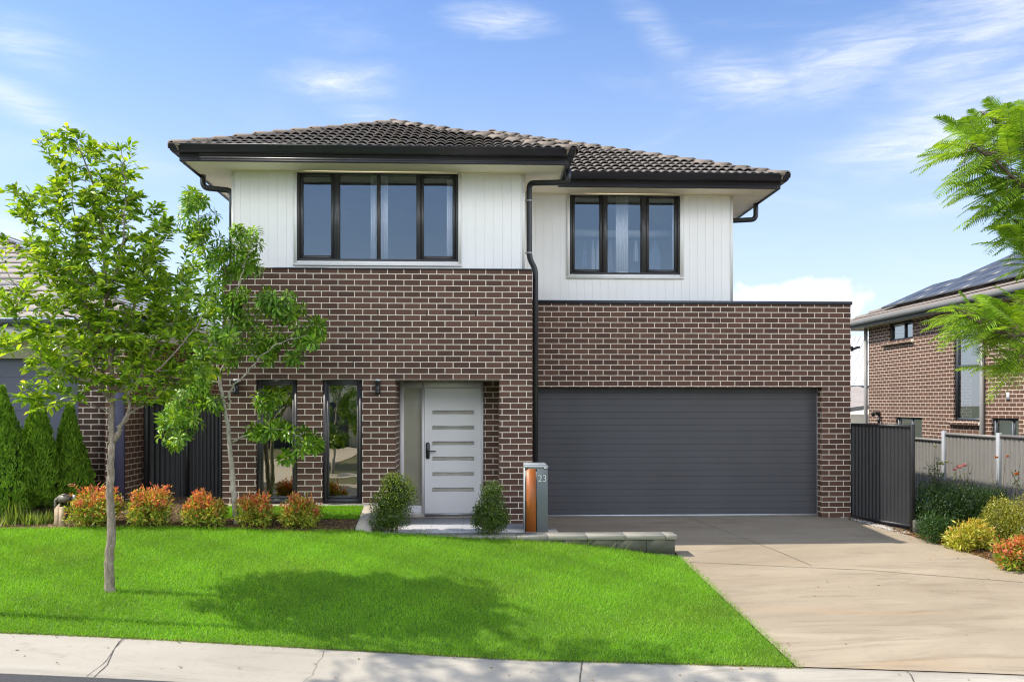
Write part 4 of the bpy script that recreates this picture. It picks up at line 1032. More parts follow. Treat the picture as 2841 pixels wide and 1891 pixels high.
mb = MB(); mb.quad((ax0, oy - .3, zL + .03), (ap, oy - .3, zA + .03), (ap, oy + 9, zA + .03), (ax0, oy + 9, zL + .03)); mb.quad((ap, oy - .3, zA + .03), (ax1, oy - .3, zR + .03), (ax1, oy + 9, zR + .03), (ap, oy + 9, zA + .03)); mb.build('roof', M['roof_tile_grey'], ob)

# ------------------------------------------------------------------ neighbour on the right
WX = 10.9; wy = lambda px: WX / (at(px, HORIZON, 10).x / 10)
rn = thing('neighbour_house', 'two storey brick house at right with solar panels and a tall stair window', 'house', (11.5, 19, -.8))
YR0, YR1 = wy(2410), 8.5; zs = 3.98
def zpy(py, Y): return az(py, Y, 2500)
wins = [(wy(2532), wy(2466), 3.51, zs), (wy(2558), wy(2485), .55, 1.53), (wy(2826), wy(2751), .5, 1.57)]
tw = (wy(2724), wy(2646), 1.50, zs)
mb = MB(); xs = sorted({YR1, YR0} | {v for o in wins + [tw] for v in o[:2]}); zz = sorted({-1.2, zs} | {v for o in wins + [tw] for v in o[2:]})
for a, c in zip(xs[:-1], xs[1:]):
    for e, f in zip(zz[:-1], zz[1:]):
        cy, cz = (a + c) / 2, (e + f) / 2
        if any(o[0] < cy < o[1] and o[2] < cz < o[3] for o in wins + [tw]): continue
        side_face(mb, WX, a, c, e, f, False)
for o in wins + [tw]:
    d = .11; mb.quad((WX, o[1], o[2]), (WX + d, o[1], o[2]), (WX + d, o[1], o[3]), (WX, o[1], o[3])); mb.quad((WX, o[0], o[2]), (WX + d, o[0], o[2]), (WX + d, o[0], o[3]), (WX, o[0], o[3]))
    mb.quad((WX, o[0], o[3]), (WX, o[1], o[3]), (WX + d, o[1], o[3]), (WX + d, o[0], o[3]))
mb.quad((WX, YR0, -1.2), (WX + 9, YR0, -1.2), (WX + 9, YR0, zs), (WX, YR0, zs))
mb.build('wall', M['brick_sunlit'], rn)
def side_window(o, mulls, mat, trans=None, blind=None):
    y0, y1, z0, z1 = o; x = WX + .055; mb = MB(); t = .05
    mb.box(x, x + .06, y0, y0 + t, z0, z1); mb.box(x, x + .06, y1 - t, y1, z0, z1); mb.box(x, x + .06, y0 + t, y1 - t, z0, z0 + t); mb.box(x, x + .06, y0 + t, y1 - t, z1 - t, z1)
    for m_ in mulls: mb.box(x - .003, x + .057, m_ - t / 2, m_ + t / 2, z0 + t, z1 - t)
    if trans: mb.box(x - .004, x + .056, y0 + t, y1 - t, trans - .03, trans + .03)
    wn = mb.build('window', M['gutter_dark'], rn)
    mb = MB().quad((x + .03, y1, z0), (x + .03, y0, z0), (x + .03, y0, z1), (x + .03, y1, z1)); mb.build('pane', M['glass_far'], wn)
    if blind:
        for (a, c, bz0, bm) in blind: mb = MB().box(x + .12, x + .13, a, c, bz0, z1 - .02); mb.build('blind', M[bm], wn)
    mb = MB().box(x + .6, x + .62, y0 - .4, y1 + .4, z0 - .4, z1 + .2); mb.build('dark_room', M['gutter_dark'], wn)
side_window(wins[0], [wy(2505)], 'glass_far', None, [(wins[0][0], wy(2505), 3.45, 'blind_aqua')])
side_window(wins[1], [wy(2524)], 'glass_far')
side_window(wins[2], [wy(2801)], 'glass_far', None, [(wins[2][0], wy(2801), .5, 'blind_aqua'), (wy(2800), wins[2][1], .5, 'blind_pale')])
side_window(tw, [], 'glass_far', 2.71, [(tw[0], tw[1], 2.76, 'blind_pale')])
def brick_sill(y0, y1, z1):
    mb = MB(); n = max(2, int((y1 - y0) / .086)); st = (y1 - y0) / n
    for k in range(n): mb.obox((WX - .02, y0 + (k + .5) * st, z1 - .075), (.94, 0, -.34), (0, 1, 0), (.34, 0, .94), .07, st / 2 - .006, .045)
    s_ = mb.build('brick_sill', M['brick_sunlit'], rn)
    mb = MB().obox((WX - .012, (y0 + y1) / 2, z1 - .08), (.94, 0, -.34), (0, 1, 0), (.34, 0, .94), .062, (y1 - y0) / 2 - .005, .040); mb.build('mortar', M['neighbour_cream'], s_)
brick_sill(wy(2536), wy(2452), 3.51); brick_sill(wy(2724), wy(2637), 1.50)
brick_sill(wy(2850), wy(2790), 3.04)
for px in (2407, 2731): MB().tube([(WX - .05, wy(px), -1), (WX - .05, wy(px), zs)], .05, 10).build('downpipe', M['gutter_grey'], rn)
EXR, EYR, EZR = 10.56, 24.9, 4.06; ridge_y = 14.0
gp = [(0, EZR - .02), (.10, EZR - .02), (.12, EZR + .09), (0, EZR + .09)]
mb = MB().sweep([(EXR, 7.5), (EXR, EYR), (20, EYR)], [(-o, z) for o, z in gp])
mb.build('gutter', M['gutter_grey'], rn)
fp = [(-.02, EZR - .10), (.005, EZR - .10), (.005, EZR), (-.02, EZR)]
mb = MB().sweep([(EXR, 7.5), (EXR, EYR), (20, EYR)], [(-o, z) for o, z in fp]); mb.build('fascia', M['gutter_dark'], rn)
mb = MB().quad((EXR, EYR, zs + .005), (WX + .05, EYR, zs + .005), (WX + .05, 7.5, zs + .005), (EXR, 7.5, zs + .005)); mb.quad((EXR, EYR, zs), (19, EYR, zs), (19, YR0 - .1, zs), (EXR, YR0 - .1, zs)); mb.build('soffit', M['neighbour_cream'], rn)
tpr = .44; dp_ = 4.6
mb = MB()
tile_slope(mb, (EXR - .04, EYR), (0, -1), (1, 0), 0, lambda d: d, lambda d: 15.2, dp_, EZR + .08, tpr, .33, .33, flat=True, thick=.03)
tile_slope(mb, (EXR, EYR + .04), (1, 0), (0, -1), 0, lambda d: d, lambda d: 2 * dp_ - d, dp_, EZR + .08, tpr, .33, .33, flat=True, thick=.03)
rrf = mb.build('roof', M['roof_tile_neighbour'], rn)
mb, mb2 = MB(), MB(); ridge_caps(mb, mb2, [(EXR, EYR, EZR + .08), (EXR + dp_, EYR - dp_, EZR + .08 + dp_ * tpr)], .12, .4); ridge_caps(mb, mb2, [(EXR + dp_, EYR - dp_, EZR + .08 + dp_ * tpr), (EXR + dp_, 7.5, EZR + .08 + dp_ * tpr)], .12, .4); mb.build('ridge_capping', M['roof_tile_neighbour'], rrf)
cs_, sn_ = 1 / math.hypot(1, tpr), tpr / math.hypot(1, tpr)
for r_ in range(2):
    for k in range(8):
        d0 = .45 + r_ * 1.5; yy = EYR - 1.35 - r_ * 1.25 - k * 1.03
        if r_ == 0 and k > 7: continue
        c = Vector((EXR + d0 + .72, yy - .5, EZR + .08 + (d0 + .72) * tpr + .13))
        mb = MB().obox(c, (cs_, 0, sn_), (0, -1, 0), (-sn_, 0, cs_), .80, .505, .018)
        fr = mb.build('solar_panel', M['aluminium'], rn)
        mb = MB()
        for s in (-1, 1): mb.obox(c + Vector((-sn_, 0, cs_)) * .0205 + Vector((cs_, 0, sn_)) * s * .395, (cs_, 0, sn_), (0, -1, 0), (-sn_, 0, cs_), .385, .485, .002)
        mb.build('solar_cells', M['solar_cell'], fr)
sp = at(2441, 1147, wy(2441)); mb = MB(); mb.box(WX - .08, WX, sp.y - .05, sp.y + .05, sp.z - .05, sp.z + .05)
for s in (-1, 1): mb.obox((WX - .14, sp.y + s * .10, sp.z + .03 - .05 * (s > 0)), (.6, .3 * s, -.7), (-.3 * s, .9, 0), (.7, 0, .6), .05, .035, .035)
mb.tube([(WX - .05, sp.y - .08, sp.z - .05), (WX - .10, sp.y - .16, sp.z - .25)], .035, 8); mb.build('spotlight', M['black_hardware'], rn)
vp = at(2798, 1098, wy(2798)); mb = MB().bbox(WX - .025, WX, vp.y - .05, vp.y + .05, vp.z - .075, vp.z + .075, .004); mb.build('vent', M['lamp_white'], rn)

# far houses in the gap beside the garage
fh = thing('far_house', 'distant house with pale metal roof beyond the black gate', 'house', (14.5, 40, 0)); fyy = 38.0; X = lambda px: ax(px, fyy)
mb = MB().add([(X(2250), fyy, az(1068, fyy)), (X(2600), fyy, az(1068, fyy)), (X(2700), fyy + 5, az(930, fyy + 5)), (X(2480), fyy + 5, az(930, fyy + 5))], ((0, 1, 2, 3),))
for k in range(16): u = k / 15; a = Vector((X(2250) + (X(2600) - X(2250)) * u, fyy, az(1068, fyy))); c = Vector((X(2480) + (X(2700) - X(2480)) * u, fyy + 5, az(930, fyy + 5))); mb.tube([a + Vector((0, 0, .01)), c + Vector((0, 0, .01))], .025, 5)
mb.build('roof', M['pale_roof'], fh)
mb = MB().box(X(2240), X(2610), fyy - .1, fyy + .05, az(1076, fyy), az(1068, fyy)); mb.build('gutter', M['gutter_dark'], fh)
mb = MB().box(X(2260), X(2600), fyy + .5, fyy + 6, -2, az(1076, fyy)); mb.build('wall', M['neighbour_cream'], fh)
fh = thing('far_house', 'distant low house with weathered grey roof beyond the black gate', 'house', (12, 30, -.5)); fyy = 30.0
mb = MB().add([(X(2300), fyy, az(1140, fyy)), (X(2520), fyy, az(1112, fyy)), (X(2520), fyy + 4, az(1070, fyy + 4)), (X(2300), fyy + 4, az(1088, fyy + 4))], ((0, 1, 2, 3),)); mb.build('roof', M['roof_tile_grey'], fh)
mb = MB().add([(X(2300), fyy - .02, az(1150, fyy)), (X(2520), fyy - .02, az(1120, fyy)), (X(2520), fyy - .02, az(1108, fyy)), (X(2300), fyy - .02, az(1138, fyy))], ((0, 1, 2, 3),)); mb.box(X(2300), X(2520), fyy + .3, fyy + .4, -2, az(1150, fyy)); mb.build('wall', M['gutter_grey'], fh)

# house across the street, mirrored in the windows
oh = thing('street_house', 'pale two storey house across the street mirrored in the windows', 'house', (-9, -15, -.2)); oyf = -13.0
mb = MB().box(-14.5, -5.0, oyf - 8, oyf, -.5, 5.3); mb.build('wall', M['neighbour_cream'], oh)
mb = MB(); ex0, ex1, ey0, ey1, zz_ = -15.2, -4.3, oyf - 8.7, oyf + .7, 5.3; hy = (ey1 - ey0) / 2; tpp = .62
mb.quad((ex0, ey1, zz_), (ex1, ey1, zz_), (ex1 - hy, ey1 - hy, zz_ + hy * tpp), (ex0 + hy, ey1 - hy, zz_ + hy * tpp)); mb.quad((ex0, ey0, zz_), (ex1, ey0, zz_), (ex1 - hy, ey1 - hy, zz_ + hy * tpp), (ex0 + hy, ey1 - hy, zz_ + hy * tpp)); mb.quad((ex1, ey1, zz_), (ex1, ey0, zz_), (ex1 - hy, ey1 - hy, zz_ + hy * tpp), (ex1 - hy, ey1 - hy, zz_ + hy * tpp)); mb.quad((ex0, ey1, zz_), (ex0, ey0, zz_), (ex0 + hy, ey1 - hy, zz_ + hy * tpp), (ex0 + hy, ey1 - hy, zz_ + hy * tpp))
mb.build('roof', M['roof_tile_neighbour'], oh)
mb = MB().box(-10.2, -5.6, oyf, oyf + .05, -.4, 2.0); mb.build('garage_door', M['garage_door_steel'], oh)
for x0, x1, z0, z1 in ((-13.5, -11.2, .6, 2.0), (-13.5, -11.2, 3.4, 4.6), (-8.5, -6.5, 3.4, 4.6)): MB().box(x0, x1, oyf, oyf + .05, z0, z1).build('window', M['window_frame'], oh)
oh = thing('street_house', 'low brick house across the street mirrored in the porch glass', 'house', (3, -16, -.2))
mb = MB().box(-2.5, 9, oyf - 9, oyf - .5, -.5, 2.6); mb.build('wall', M['brick_sunlit'], oh)
mb = MB(); ex0, ex1, ey0, ey1, zz_ = -3.1, 9.6, oyf - 9.6, oyf + .1, 2.6; hy = (ey1 - ey0) / 2; tpp = .45
mb.quad((ex0, ey1, zz_), (ex1, ey1, zz_), (ex1 - hy, ey1 - hy, zz_ + hy * tpp), (ex0 + hy, ey1 - hy, zz_ + hy * tpp)); mb.quad((ex0, ey0, zz_), (ex1, ey0, zz_), (ex1 - hy, ey1 - hy, zz_ + hy * tpp), (ex0 + hy, ey1 - hy, zz_ + hy * tpp)); mb.quad((ex0, ey1, zz_), (ex0, ey0, zz_), (ex0 + hy, ey1 - hy, zz_ + hy * tpp), (ex0 + hy, ey1 - hy, zz_ + hy * tpp)); mb.quad((ex1, ey1, zz_), (ex1, ey0, zz_), (ex1 - hy, ey1 - hy, zz_ + hy * tpp), (ex1 - hy, ey1 - hy, zz_ + hy * tpp))
mb.build('roof', M['roof_tile'], oh)
mb = MB().box(3.5, 8.2, oyf - .5, oyf - .44, -.4, 1.9); mb.build('garage_door', M['garage_door_steel'], oh)

# ------------------------------------------------------------------ plants
KITE = (np.array([(0, 0, 0), (.48, .5, .10), (.48, 0, -.02), (.48, -.5, .10), (1, 0, -.10)]), np.array([(0, 2, 4, 1), (0, 3, 4, 2)]))
OVAL = (np.array([(0, 0, 0), (.28, .40, .09), (.28, -.40, .09), (.30, 0, 0), (.68, .40, .04), (.68, -.40, .04), (.70, 0, -.04), (1, 0, -.16)]),
        np.array([(0, 3, 1, 1), (0, 2, 3, 3), (3, 6, 4, 1), (2, 5, 6, 3), (6, 7, 4, 4), (5, 7, 6, 6)]))
LANCE = (np.array([(0, 0, 0), (.40, .34, .06), (.40, -.34, .06), (.42, 0, -.01), (.72, .46, .0), (.72, -.46, .0), (.75, 0, -.06), (1, 0, -.26)]), OVAL[1])
BLADE = (np.array([(0, .5, 0), (0, -.5, 0), (.55, .38, .0), (.55, -.38, 0), (1, 0, -.18)]), np.array([(0, 1, 3, 2), (2, 3, 4, 4)]))
def unit(a): return a / np.maximum(np.linalg.norm(a, axis=-1, keepdims=True), 1e-9)
def leaves(P, D, N, L, Wd, C, tpl=KITE):
    """instances of a leaf: positions, pointing directions, rough normals, lengths, widths, colours"""
    P, D, N = np.asarray(P, float), unit(np.asarray(D, float)), np.asarray(N, float); n = len(P)
    B = unit(np.cross(N, D) + 1e-6); N = np.cross(D, B); L = np.broadcast_to(L, (n,)); Wd = np.broadcast_to(Wd, (n,))
    T, Fc = tpl
    V = P[:, None] + T[None, :, 0, None] * (D * L[:, None])[:, None] + T[None, :, 1, None] * (B * Wd[:, None])[:, None] + T[None, :, 2, None] * (N * L[:, None])[:, None]
    k = len(T); F = (Fc[None] + (np.arange(n) * k)[:, None, None]).reshape(-1, 4)
    Cc = np.repeat(np.broadcast_to(np.asarray(C, float), (n, 3)), k, 0)
    return V.reshape(-1, 3), F, Cc
def fix_faces(F):
    return [tuple(dict.fromkeys(f)) for f in F.tolist()]
def leaf_obj(name, parts, mat, parent=None, loc=None):
    V = np.concatenate([p[0] for p in parts]); C = np.concatenate([p[2] for p in parts]); off = 0; Fs = []
    for p in parts: Fs.append(p[1] + off); off += len(p[0])
    F = np.concatenate(Fs)
    tri = (F[:, 2] == F[:, 3])
    if tri.any():
        Ft = F[tri][:, :3]; Fq = F[~tri]; F = fix_faces(F) if len(F) < 60000 else np.concatenate([Ft, Fq[:, [0, 1, 2]], Fq[:, [0, 2, 3]]])
    return mesh_obj(name, V, F, mat, parent, cols=C, uvs=False, loc=loc)
def pal(n, stops, spread=1.0):
    """n colours scattered between palette stops"""
    S = np.array(stops, float); i = rng.integers(0, len(S), n); j = rng.integers(0, len(S), n); t = rng.random(n)[:, None] * spread
    return S[i] * (1 - t) + S[j] * t
def rand_dirs(n): return unit(rng.normal(size=(n, 3)))

class Branches:
    def __init__(s): s.pts = []; s.rad = []; s.mb = MB()
    def add(s, pts, r0, r1, seg=8, n=6, wob=0.0):
        P = smooth_path(pts, n); 
        if wob: P = [P[0]] + [p + Vector((random.gauss(0, wob), random.gauss(0, wob), random.gauss(0, wob * .3))) for p in P[1:-1]] + [P[-1]]
        rr = [r0 + (r1 - r0) * (i / (len(P) - 1)) ** .8 for i in range(len(P))]
        s.mb.tube(P, rr, seg); s.pts += [tuple(p) for p in P]; s.rad += rr; return P
    def twig(s, tip, rmax=1.0, lift=.12, r0=.005):
        tip = Vector(tip); A = np.array(s.pts); v = np.array(tip) - A; d = np.linalg.norm(v, axis=1)
        d = d + np.maximum(0, -v[:, 2]) * .6 + np.maximum(0, .12 - d) * 2.0
        i = int(d.argmin()); a = Vector(s.pts[i]); r = min(r0, s.rad[i] * .7)
        mid = (a + tip) / 2 + Vector((random.gauss(0, .03), random.gauss(0, .03), lift * (tip - a).length * random.uniform(-.3, 1)))
        P = smooth_path([a, mid, tip], 4); rr = [max(.0014, r * (1 - .75 * k / (len(P) - 1))) for k in range(len(P))]
        s.mb.tube(P, rr, 5, cap=False)
        if (tip - a).length > .25: s.pts += [tuple(p) for p in P[4:]]; s.rad += rr[4:]
        return P
def clusters_tree(name, label, cat, base, Yd, trunk, limbs, clusters, mat, bark_m, mode, cols, L, W_, tpl, group=None, dy=0.5, scale=1.0, n_leaf=11, dens=1.0):
    t = thing(name, label, cat, base, group); br = Branches()
    for pts, r0, r1, wob in trunk: br.add(pts, r0, r1, 12, 8, wob)
    trunk_v = MB(); 
    for pts, r0, r1 in limbs: br.add(pts, r0, r1, 7, 6, .012)
    P_, D_, N_, S_, SH = [], [], [], [], []
    tips = []
    for (px, py, rx, ry, n) in clusters:
        c = at(px, py, Yd); s = Yd / FPX
        for k in range(int(n * dens)):
            while True:
                q = rng.uniform(-1, 1, 3)
                if 0.10 < (q * q).sum() < 1: break
            tips.append((c.x + q[0] * rx * s, c.y + q[1] * dy, c.z + q[2] * ry * s))
    order = sorted(tips, key=lambda p: (Vector(p) - Vector(br.pts[-1])).length)
    for tip in order:
        P = br.twig(tip); m = len(P)
        if mode == 'alternate':
            k = n_leaf + random.randint(-2, 2)
            tan = (P[-1] - P[-3]).normalized()
            for i in range(k):
                u = .35 + .68 * i / k; f = min(u, .999) * (m - 1); a, c = P[int(f)], P[min(int(f) + 1, m - 1)]; p = a.lerp(c, f - int(f))
                th = i * 2.4 + random.random(); side = Vector((math.cos(th), math.sin(th), random.uniform(-.3, .5))); d = tan * .55 + side * .75 + Vector((0, 0, random.uniform(-.25, .2)))
                P_.append(p + side * .012); D_.append(d); N_.append(Vector((random.gauss(0, .5), random.gauss(0, .5), 1))); S_.append(random.uniform(.5, 1.2)); SH.append(u)
        else:
            tan = (P[-1] - P[-3]).normalized(); tan = (tan + Vector((0, 0, .5))).normalized(); a1 = tan.orthogonal().normalized(); a2 = tan.cross(a1); ph = random.random() * 6
            for ring, (off, cnt, up, sc) in enumerate(((0, 5, .75, .8), (.015, 8, .15, 1.0), (.06, 7, -.05, 1.0), (.12, 6, -.15, .9))):
                for i in range(cnt):
                    th = ph + ring * .4 + i * 2 * math.pi / cnt + random.gauss(0, .12); sd_ = a1 * math.cos(th) + a2 * math.sin(th); d = sd_ + tan * (up + random.gauss(0, .12)) + Vector((0, 0, -.12))
                    P_.append(P[-1] - tan * off + sd_ * .012); D_.append(d); N_.append(tan + Vector((0, 0, .6))); S_.append(sc * random.uniform(.75, 1.12)); SH.append(1.0 if ring == 0 else .5)
    n = len(P_); P_ = np.array([tuple(v) for v in P_]); D_ = np.array([tuple(v) for v in D_]); N_ = np.array([tuple(v) for v in N_]); S_ = np.array(S_)
    C = pal(n, cols); young = np.array(SH) > .9; C[young] = C[young] * np.array((1.25, 1.12, .9))
    V = leaves(P_, D_, N_, L * S_, W_ * S_, C, tpl)
    br.mb.build('trunk', M[bark_m], t, smooth=True)
    leaf_obj('crown', [V], M[mat], t)
    return t
def pxl(lst, Y): return [at(px, py, Y + (dy[0] if dy else 0)) for px, py, *dy in lst]

# street tree in the lawn
TY = 9.76
for _ in range(60): TY += 2.5 * (at(305, 1640, TY).z - gzf(at(305, 1640, TY).x, TY))
TB = at(305, 1640, TY); TB.z = gzf(TB.x, TY) - .03
trunk = [([TB + Vector((0, 0, -.02)), TB + Vector((0, 0, .06)), at(303, 1560, TY), at(309, 1460, TY), at(305, 1360, TY), at(309, 1250, TY), at(308, 1160, TY), at(312, 1050, TY), at(300, 930, TY), at(292, 800, TY), at(285, 650, TY), at(262, 520, TY), at(215, 400, TY)], .060, .006, .004)]
limbs = [(pxl([(312, 1225), (345, 1165), (385, 1130), (430, 1110, .2), (480, 1040, .3)], TY), .020, .006), (pxl([(316, 1225), (350, 1150, -.1), (365, 1080, -.2), (420, 980, -.3), (470, 900, -.3)], TY), .022, .005),
    (pxl([(306, 1110), (270, 1040, .1), (255, 960, .2), (240, 860, .3), (200, 760, .3), (170, 640, .3), (120, 560, .25)], TY), .022, .004), (pxl([(300, 960), (270, 900, -.2), (240, 850, -.3), (220, 800, -.4), (160, 700, -.45)], TY), .018, .004),
    (pxl([(305, 1000), (350, 900, .2), (400, 800, .35), (430, 700, .4), (470, 640, .4)], TY), .018, .004), (pxl([(295, 830), (330, 720, -.2), (350, 600, -.3), (345, 480, -.3), (338, 410, -.3)], TY), .015, .003),
    (pxl([(290, 790), (230, 700, .3), (205, 600, .4), (200, 470, .4), (196, 380, .35)], TY), .013, .003), (pxl([(306, 1100), (250, 1060, -.3), (180, 1040, -.4), (120, 1000, -.4), (75, 980, -.4)], TY), .014, .003),
    (pxl([(300, 940), (200, 880, -.3), (120, 850, -.4), (60, 810, -.4), (12, 745, -.4)], TY), .012, .003), (pxl([(308, 1090), (420, 1040, -.4), (500, 960, -.5), (560, 880, -.4)], TY), .016, .004), (pxl([(308, 1140), (240, 1120, .2), (200, 1110, .3)], TY), .010, .003)]
cl = [(205, 420, 55, 62, 16), (332, 452, 52, 60, 15), (262, 520, 105, 70, 32), (100, 572, 58, 45, 13), (200, 610, 130, 70, 38), (352, 600, 105, 75, 30), (150, 710, 110, 70, 30), (290, 730, 160, 90, 56), (440, 740, 100, 75, 30), (480, 660, 50, 40, 8),
      (190, 840, 145, 90, 48), (360, 860, 170, 100, 74), (110, 940, 75, 55, 20), (95, 985, 55, 40, 10), (300, 980, 165, 80, 52), (470, 950, 110, 95, 40), (190, 1060, 90, 50, 16), (400, 1060, 130, 65, 34), (45, 820, 42, 45, 7), (22, 745, 30, 38, 4), (520, 840, 75, 85, 24), (150, 1110, 60, 40, 8), (560, 990, 60, 70, 12)]
LEAF1 = [(.26, .43, .03), (.37, .55, .04), (.14, .27, .02), (.48, .61, .06), (.10, .21, .018), (.22, .37, .026)]
clusters_tree('street_tree', 'young green street tree with a bare grey trunk standing in the front lawn', 'tree', tuple(TB), TY, trunk, limbs, cl, 'leaf_street_tree', 'bark_grey', 'alternate', LEAF1, .098, .046, OVAL, 'trees in the front yard', .85, n_leaf=14, dens=1.5)
# magnolia by the front wall
T2 = 12.1; TB2 = at(657, 1452, T2); TB2.z = gzf(TB2.x, T2) - .03
trunk = [([TB2, at(650, 1380, T2), at(642, 1290, T2), at(634, 1200, T2), at(622, 1120, T2), at(610, 1060, T2), at(600, 960, T2), at(590, 850, T2), at(575, 740, T2), at(555, 640, T2), at(545, 560, T2)], .042, .006, .004)]
limbs = [(pxl([(646, 1225), (690, 1205, -.1), (735, 1190, -.2), (800, 1195, -.3), (870, 1240, -.35)], T2), .015, .004), (pxl([(735, 1190, -.2), (748, 1160, -.2), (740, 1120, -.2)], T2), .007, .003),
    (pxl([(632, 1130), (640, 1080, -.1), (680, 1040, -.2), (720, 990, -.3), (780, 950, -.35), (850, 930, -.4)], T2), .017, .004), (pxl([(604, 1040), (650, 960, .1), (690, 900, .1), (740, 850, 0), (800, 850, -.1)], T2), .014, .004),
    (pxl([(600, 960), (640, 880, -.2), (660, 800, -.3), (680, 730, -.3), (700, 680, -.3)], T2), .014, .004), (pxl([(612, 1060), (560, 1060, .2), (520, 1100, .25), (490, 1170, .25)], T2), .013, .004), (pxl([(590, 850), (600, 780, .2), (620, 720, .2)], T2), .010, .004), (pxl([(608, 1050), (560, 960, .2), (540, 900, .2)], T2), .010, .004)]
cl = [(535, 560, 40, 55, 9), (555, 620, 60, 40, 8), (612, 690, 70, 45, 10), (680, 665, 48, 45, 10), (655, 725, 75, 32, 9), (560, 780, 70, 80, 12), (620, 850, 70, 70, 10), (720, 840, 90, 42, 12), (795, 850, 55, 42, 9), (862, 925, 45, 45, 9), (690, 930, 80, 55, 14), (765, 965, 62, 42, 9), (600, 960, 70, 70, 10), (540, 1030, 70, 60, 10), (520, 1140, 70, 50, 13), (488, 1200, 48, 35, 7), (585, 1080, 40, 50, 5), (745, 1110, 42, 40, 6), (735, 1190, 55, 28, 6), (800, 1200, 50, 32, 7), (862, 1232, 36, 32, 6), (775, 1262, 22, 18, 2)]
LEAF2 = [(.14, .30, .026), (.21, .40, .034), (.08, .19, .02), (.33, .50, .06)]
clusters_tree('magnolia_tree', 'small tree with glossy whorled leaves and pale bark close to the brick front wall', 'tree', tuple(TB2), T2, trunk, limbs, cl, 'leaf_glossy', 'bark_pale', 'whorl', LEAF2, .13, .044, LANCE, 'trees in the front yard', .45, dens=1.35)
# second street tree just outside the frame: its shadow dapples the kerb
OY = 8.75; c0 = Vector((-5.95, OY, gzf(-5.95, OY)))
def rel(dx, dz, dyy=0): return c0 + Vector((dx, dyy, dz))
trunk = [([c0, rel(0, .8), rel(.04, 1.6), rel(0, 2.4), rel(.08, 4.6), rel(.1, 6.4), rel(.05, 8.2)], .075, .008, .004)]
limbs = [([rel(.08, 4.6), rel(.1, 5.6, -.4), rel(.2, 7.0, -.9)], .04, .008), ([rel(.08, 5.0), rel(.4, 5.7, -.4), rel(.9, 6.7, -.7)], .03, .006), ([rel(.08, 5.1), rel(-.4, 5.9, -.2), rel(-.9, 6.9, .1)], .03, .006), ([rel(.08, 5.6), rel(.3, 6.5, -.3), rel(.7, 7.6, -.4)], .03, .006), ([rel(.05, 6.0), rel(-.2, 7, .4), rel(-.3, 8, .5)], .02, .005)]
inv = 8.05 / FPX; OY = 8.05
def cpx(dx, dz, r, n): p = rel(dx, dz, -.7); a = (CY * p.x - SY * p.y) / (SY * p.x + CY * p.y); return (W0 / 2 + a * FPX, HORIZON - (p.z - EYE) / (SY * p.x + CY * p.y) * FPX, r / inv, r * .9 / inv, n)
cl = [cpx(.8, 6.7, .7, 50), cpx(-.7, 6.8, .8, 46), cpx(.2, 7.6, .85, 54), cpx(0, 8.4, .6, 28), cpx(0, 6.3, .55, 30), cpx(1.1, 7.3, .55, 28), cpx(-1.1, 7.6, .5, 22), cpx(1.0, 8.0, .4, 14)]
clusters_tree('street_tree', 'leafy street tree standing beyond the left edge of the lawn', 'tree', tuple(c0), OY, trunk, limbs, cl, 'leaf_street_tree', 'bark_grey', 'alternate', LEAF1, .10, .046, OVAL, 'trees in the front yard', .75, n_leaf=10)

# trees across the street, seen only in the window glass
for src, (x, y), rot, lab in (('magnolia_tree', (-4.7, -3.0), 2.2, 'tree across the street mirrored in the right tall window'), ('street_tree', (-7.2, -4.5), 4.0, 'tree across the street mirrored in the left tall window'), ('street_tree', (-2.6, -6.0), 1.0, 'tree across the street mirrored in the door sidelight')):
    cpy = copy_tree(bpy.data.objects[src]); cpy.location = (x, y, -.45); cpy.rotation_euler.z = rot; cpy.scale = (1.25,) * 3; cpy['label'] = lab; cpy['group'] = 'trees across the street'

# jacaranda on the right: feathery fronds
JY = 9.6; jb = Vector((7.35, JY, gzf(7.0, 9.0) - .1)); jt = thing('jacaranda_tree', 'tall feathery leaved tree reaching in from the right edge', 'tree', tuple(jb))
br = Branches()
br.add([jb, jb + Vector((-.05, .05, 1.0)), at(2960, 900, JY), at(2930, 640, JY), at(2900, 450, JY), at(2850, 330, JY)], .09, .015, 12, 8, .01)
for pts, r0, r1 in ((pxl([(2955, 860), (2900, 900, -.2), (2840, 930, -.3), (2760, 920, -.4), (2690, 880, -.45), (2640, 850, -.4)], JY), .035, .006), (pxl([(2950, 840), (2880, 960, .1), (2830, 1010, 0), (2770, 1000, 0)], JY), .025, .005), (pxl([(2930, 640), (2880, 560, -.3), (2800, 480, -.4), (2740, 430, -.4), (2680, 400, -.4)], JY), .03, .006),
    (pxl([(2930, 650), (2860, 640, .2), (2810, 610, .3), (2760, 580, .3)], JY), .022, .005), (pxl([(2905, 470), (2830, 390, .1), (2760, 340, .1), (2720, 310, .1)], JY), .02, .005), (pxl([(2940, 700), (2880, 720, -.2), (2830, 690, -.3)], JY), .02, .004), (pxl([(2940, 760), (2880, 800, .3), (2820, 840, .4), (2740, 880, .4)], JY), .02, .004)):
    br.add(pts, r0, r1, 7, 6, .01)
fr = []   # frond start pixel, end pixel
def fan(cx, cy, rx, ry, n, droop=.25):
    for k in range(int(n * 1.25)):
        th = random.random() * 2 * math.pi; r = math.sqrt(random.random())
        fr.append((cx + rx * r * math.cos(th), cy + ry * r * math.sin(th), droop))
fan(2790, 330, 80, 60, 26); fan(2720, 400, 85, 60, 26); fan(2800, 450, 70, 80, 30); fan(2760, 540, 70, 55, 22); fan(2830, 600, 50, 70, 20); fan(2700, 340, 55, 30, 8); fan(2640, 420, 40, 25, 6); fan(2790, 640, 40, 30, 7); fan(2840, 320, 40, 50, 10)
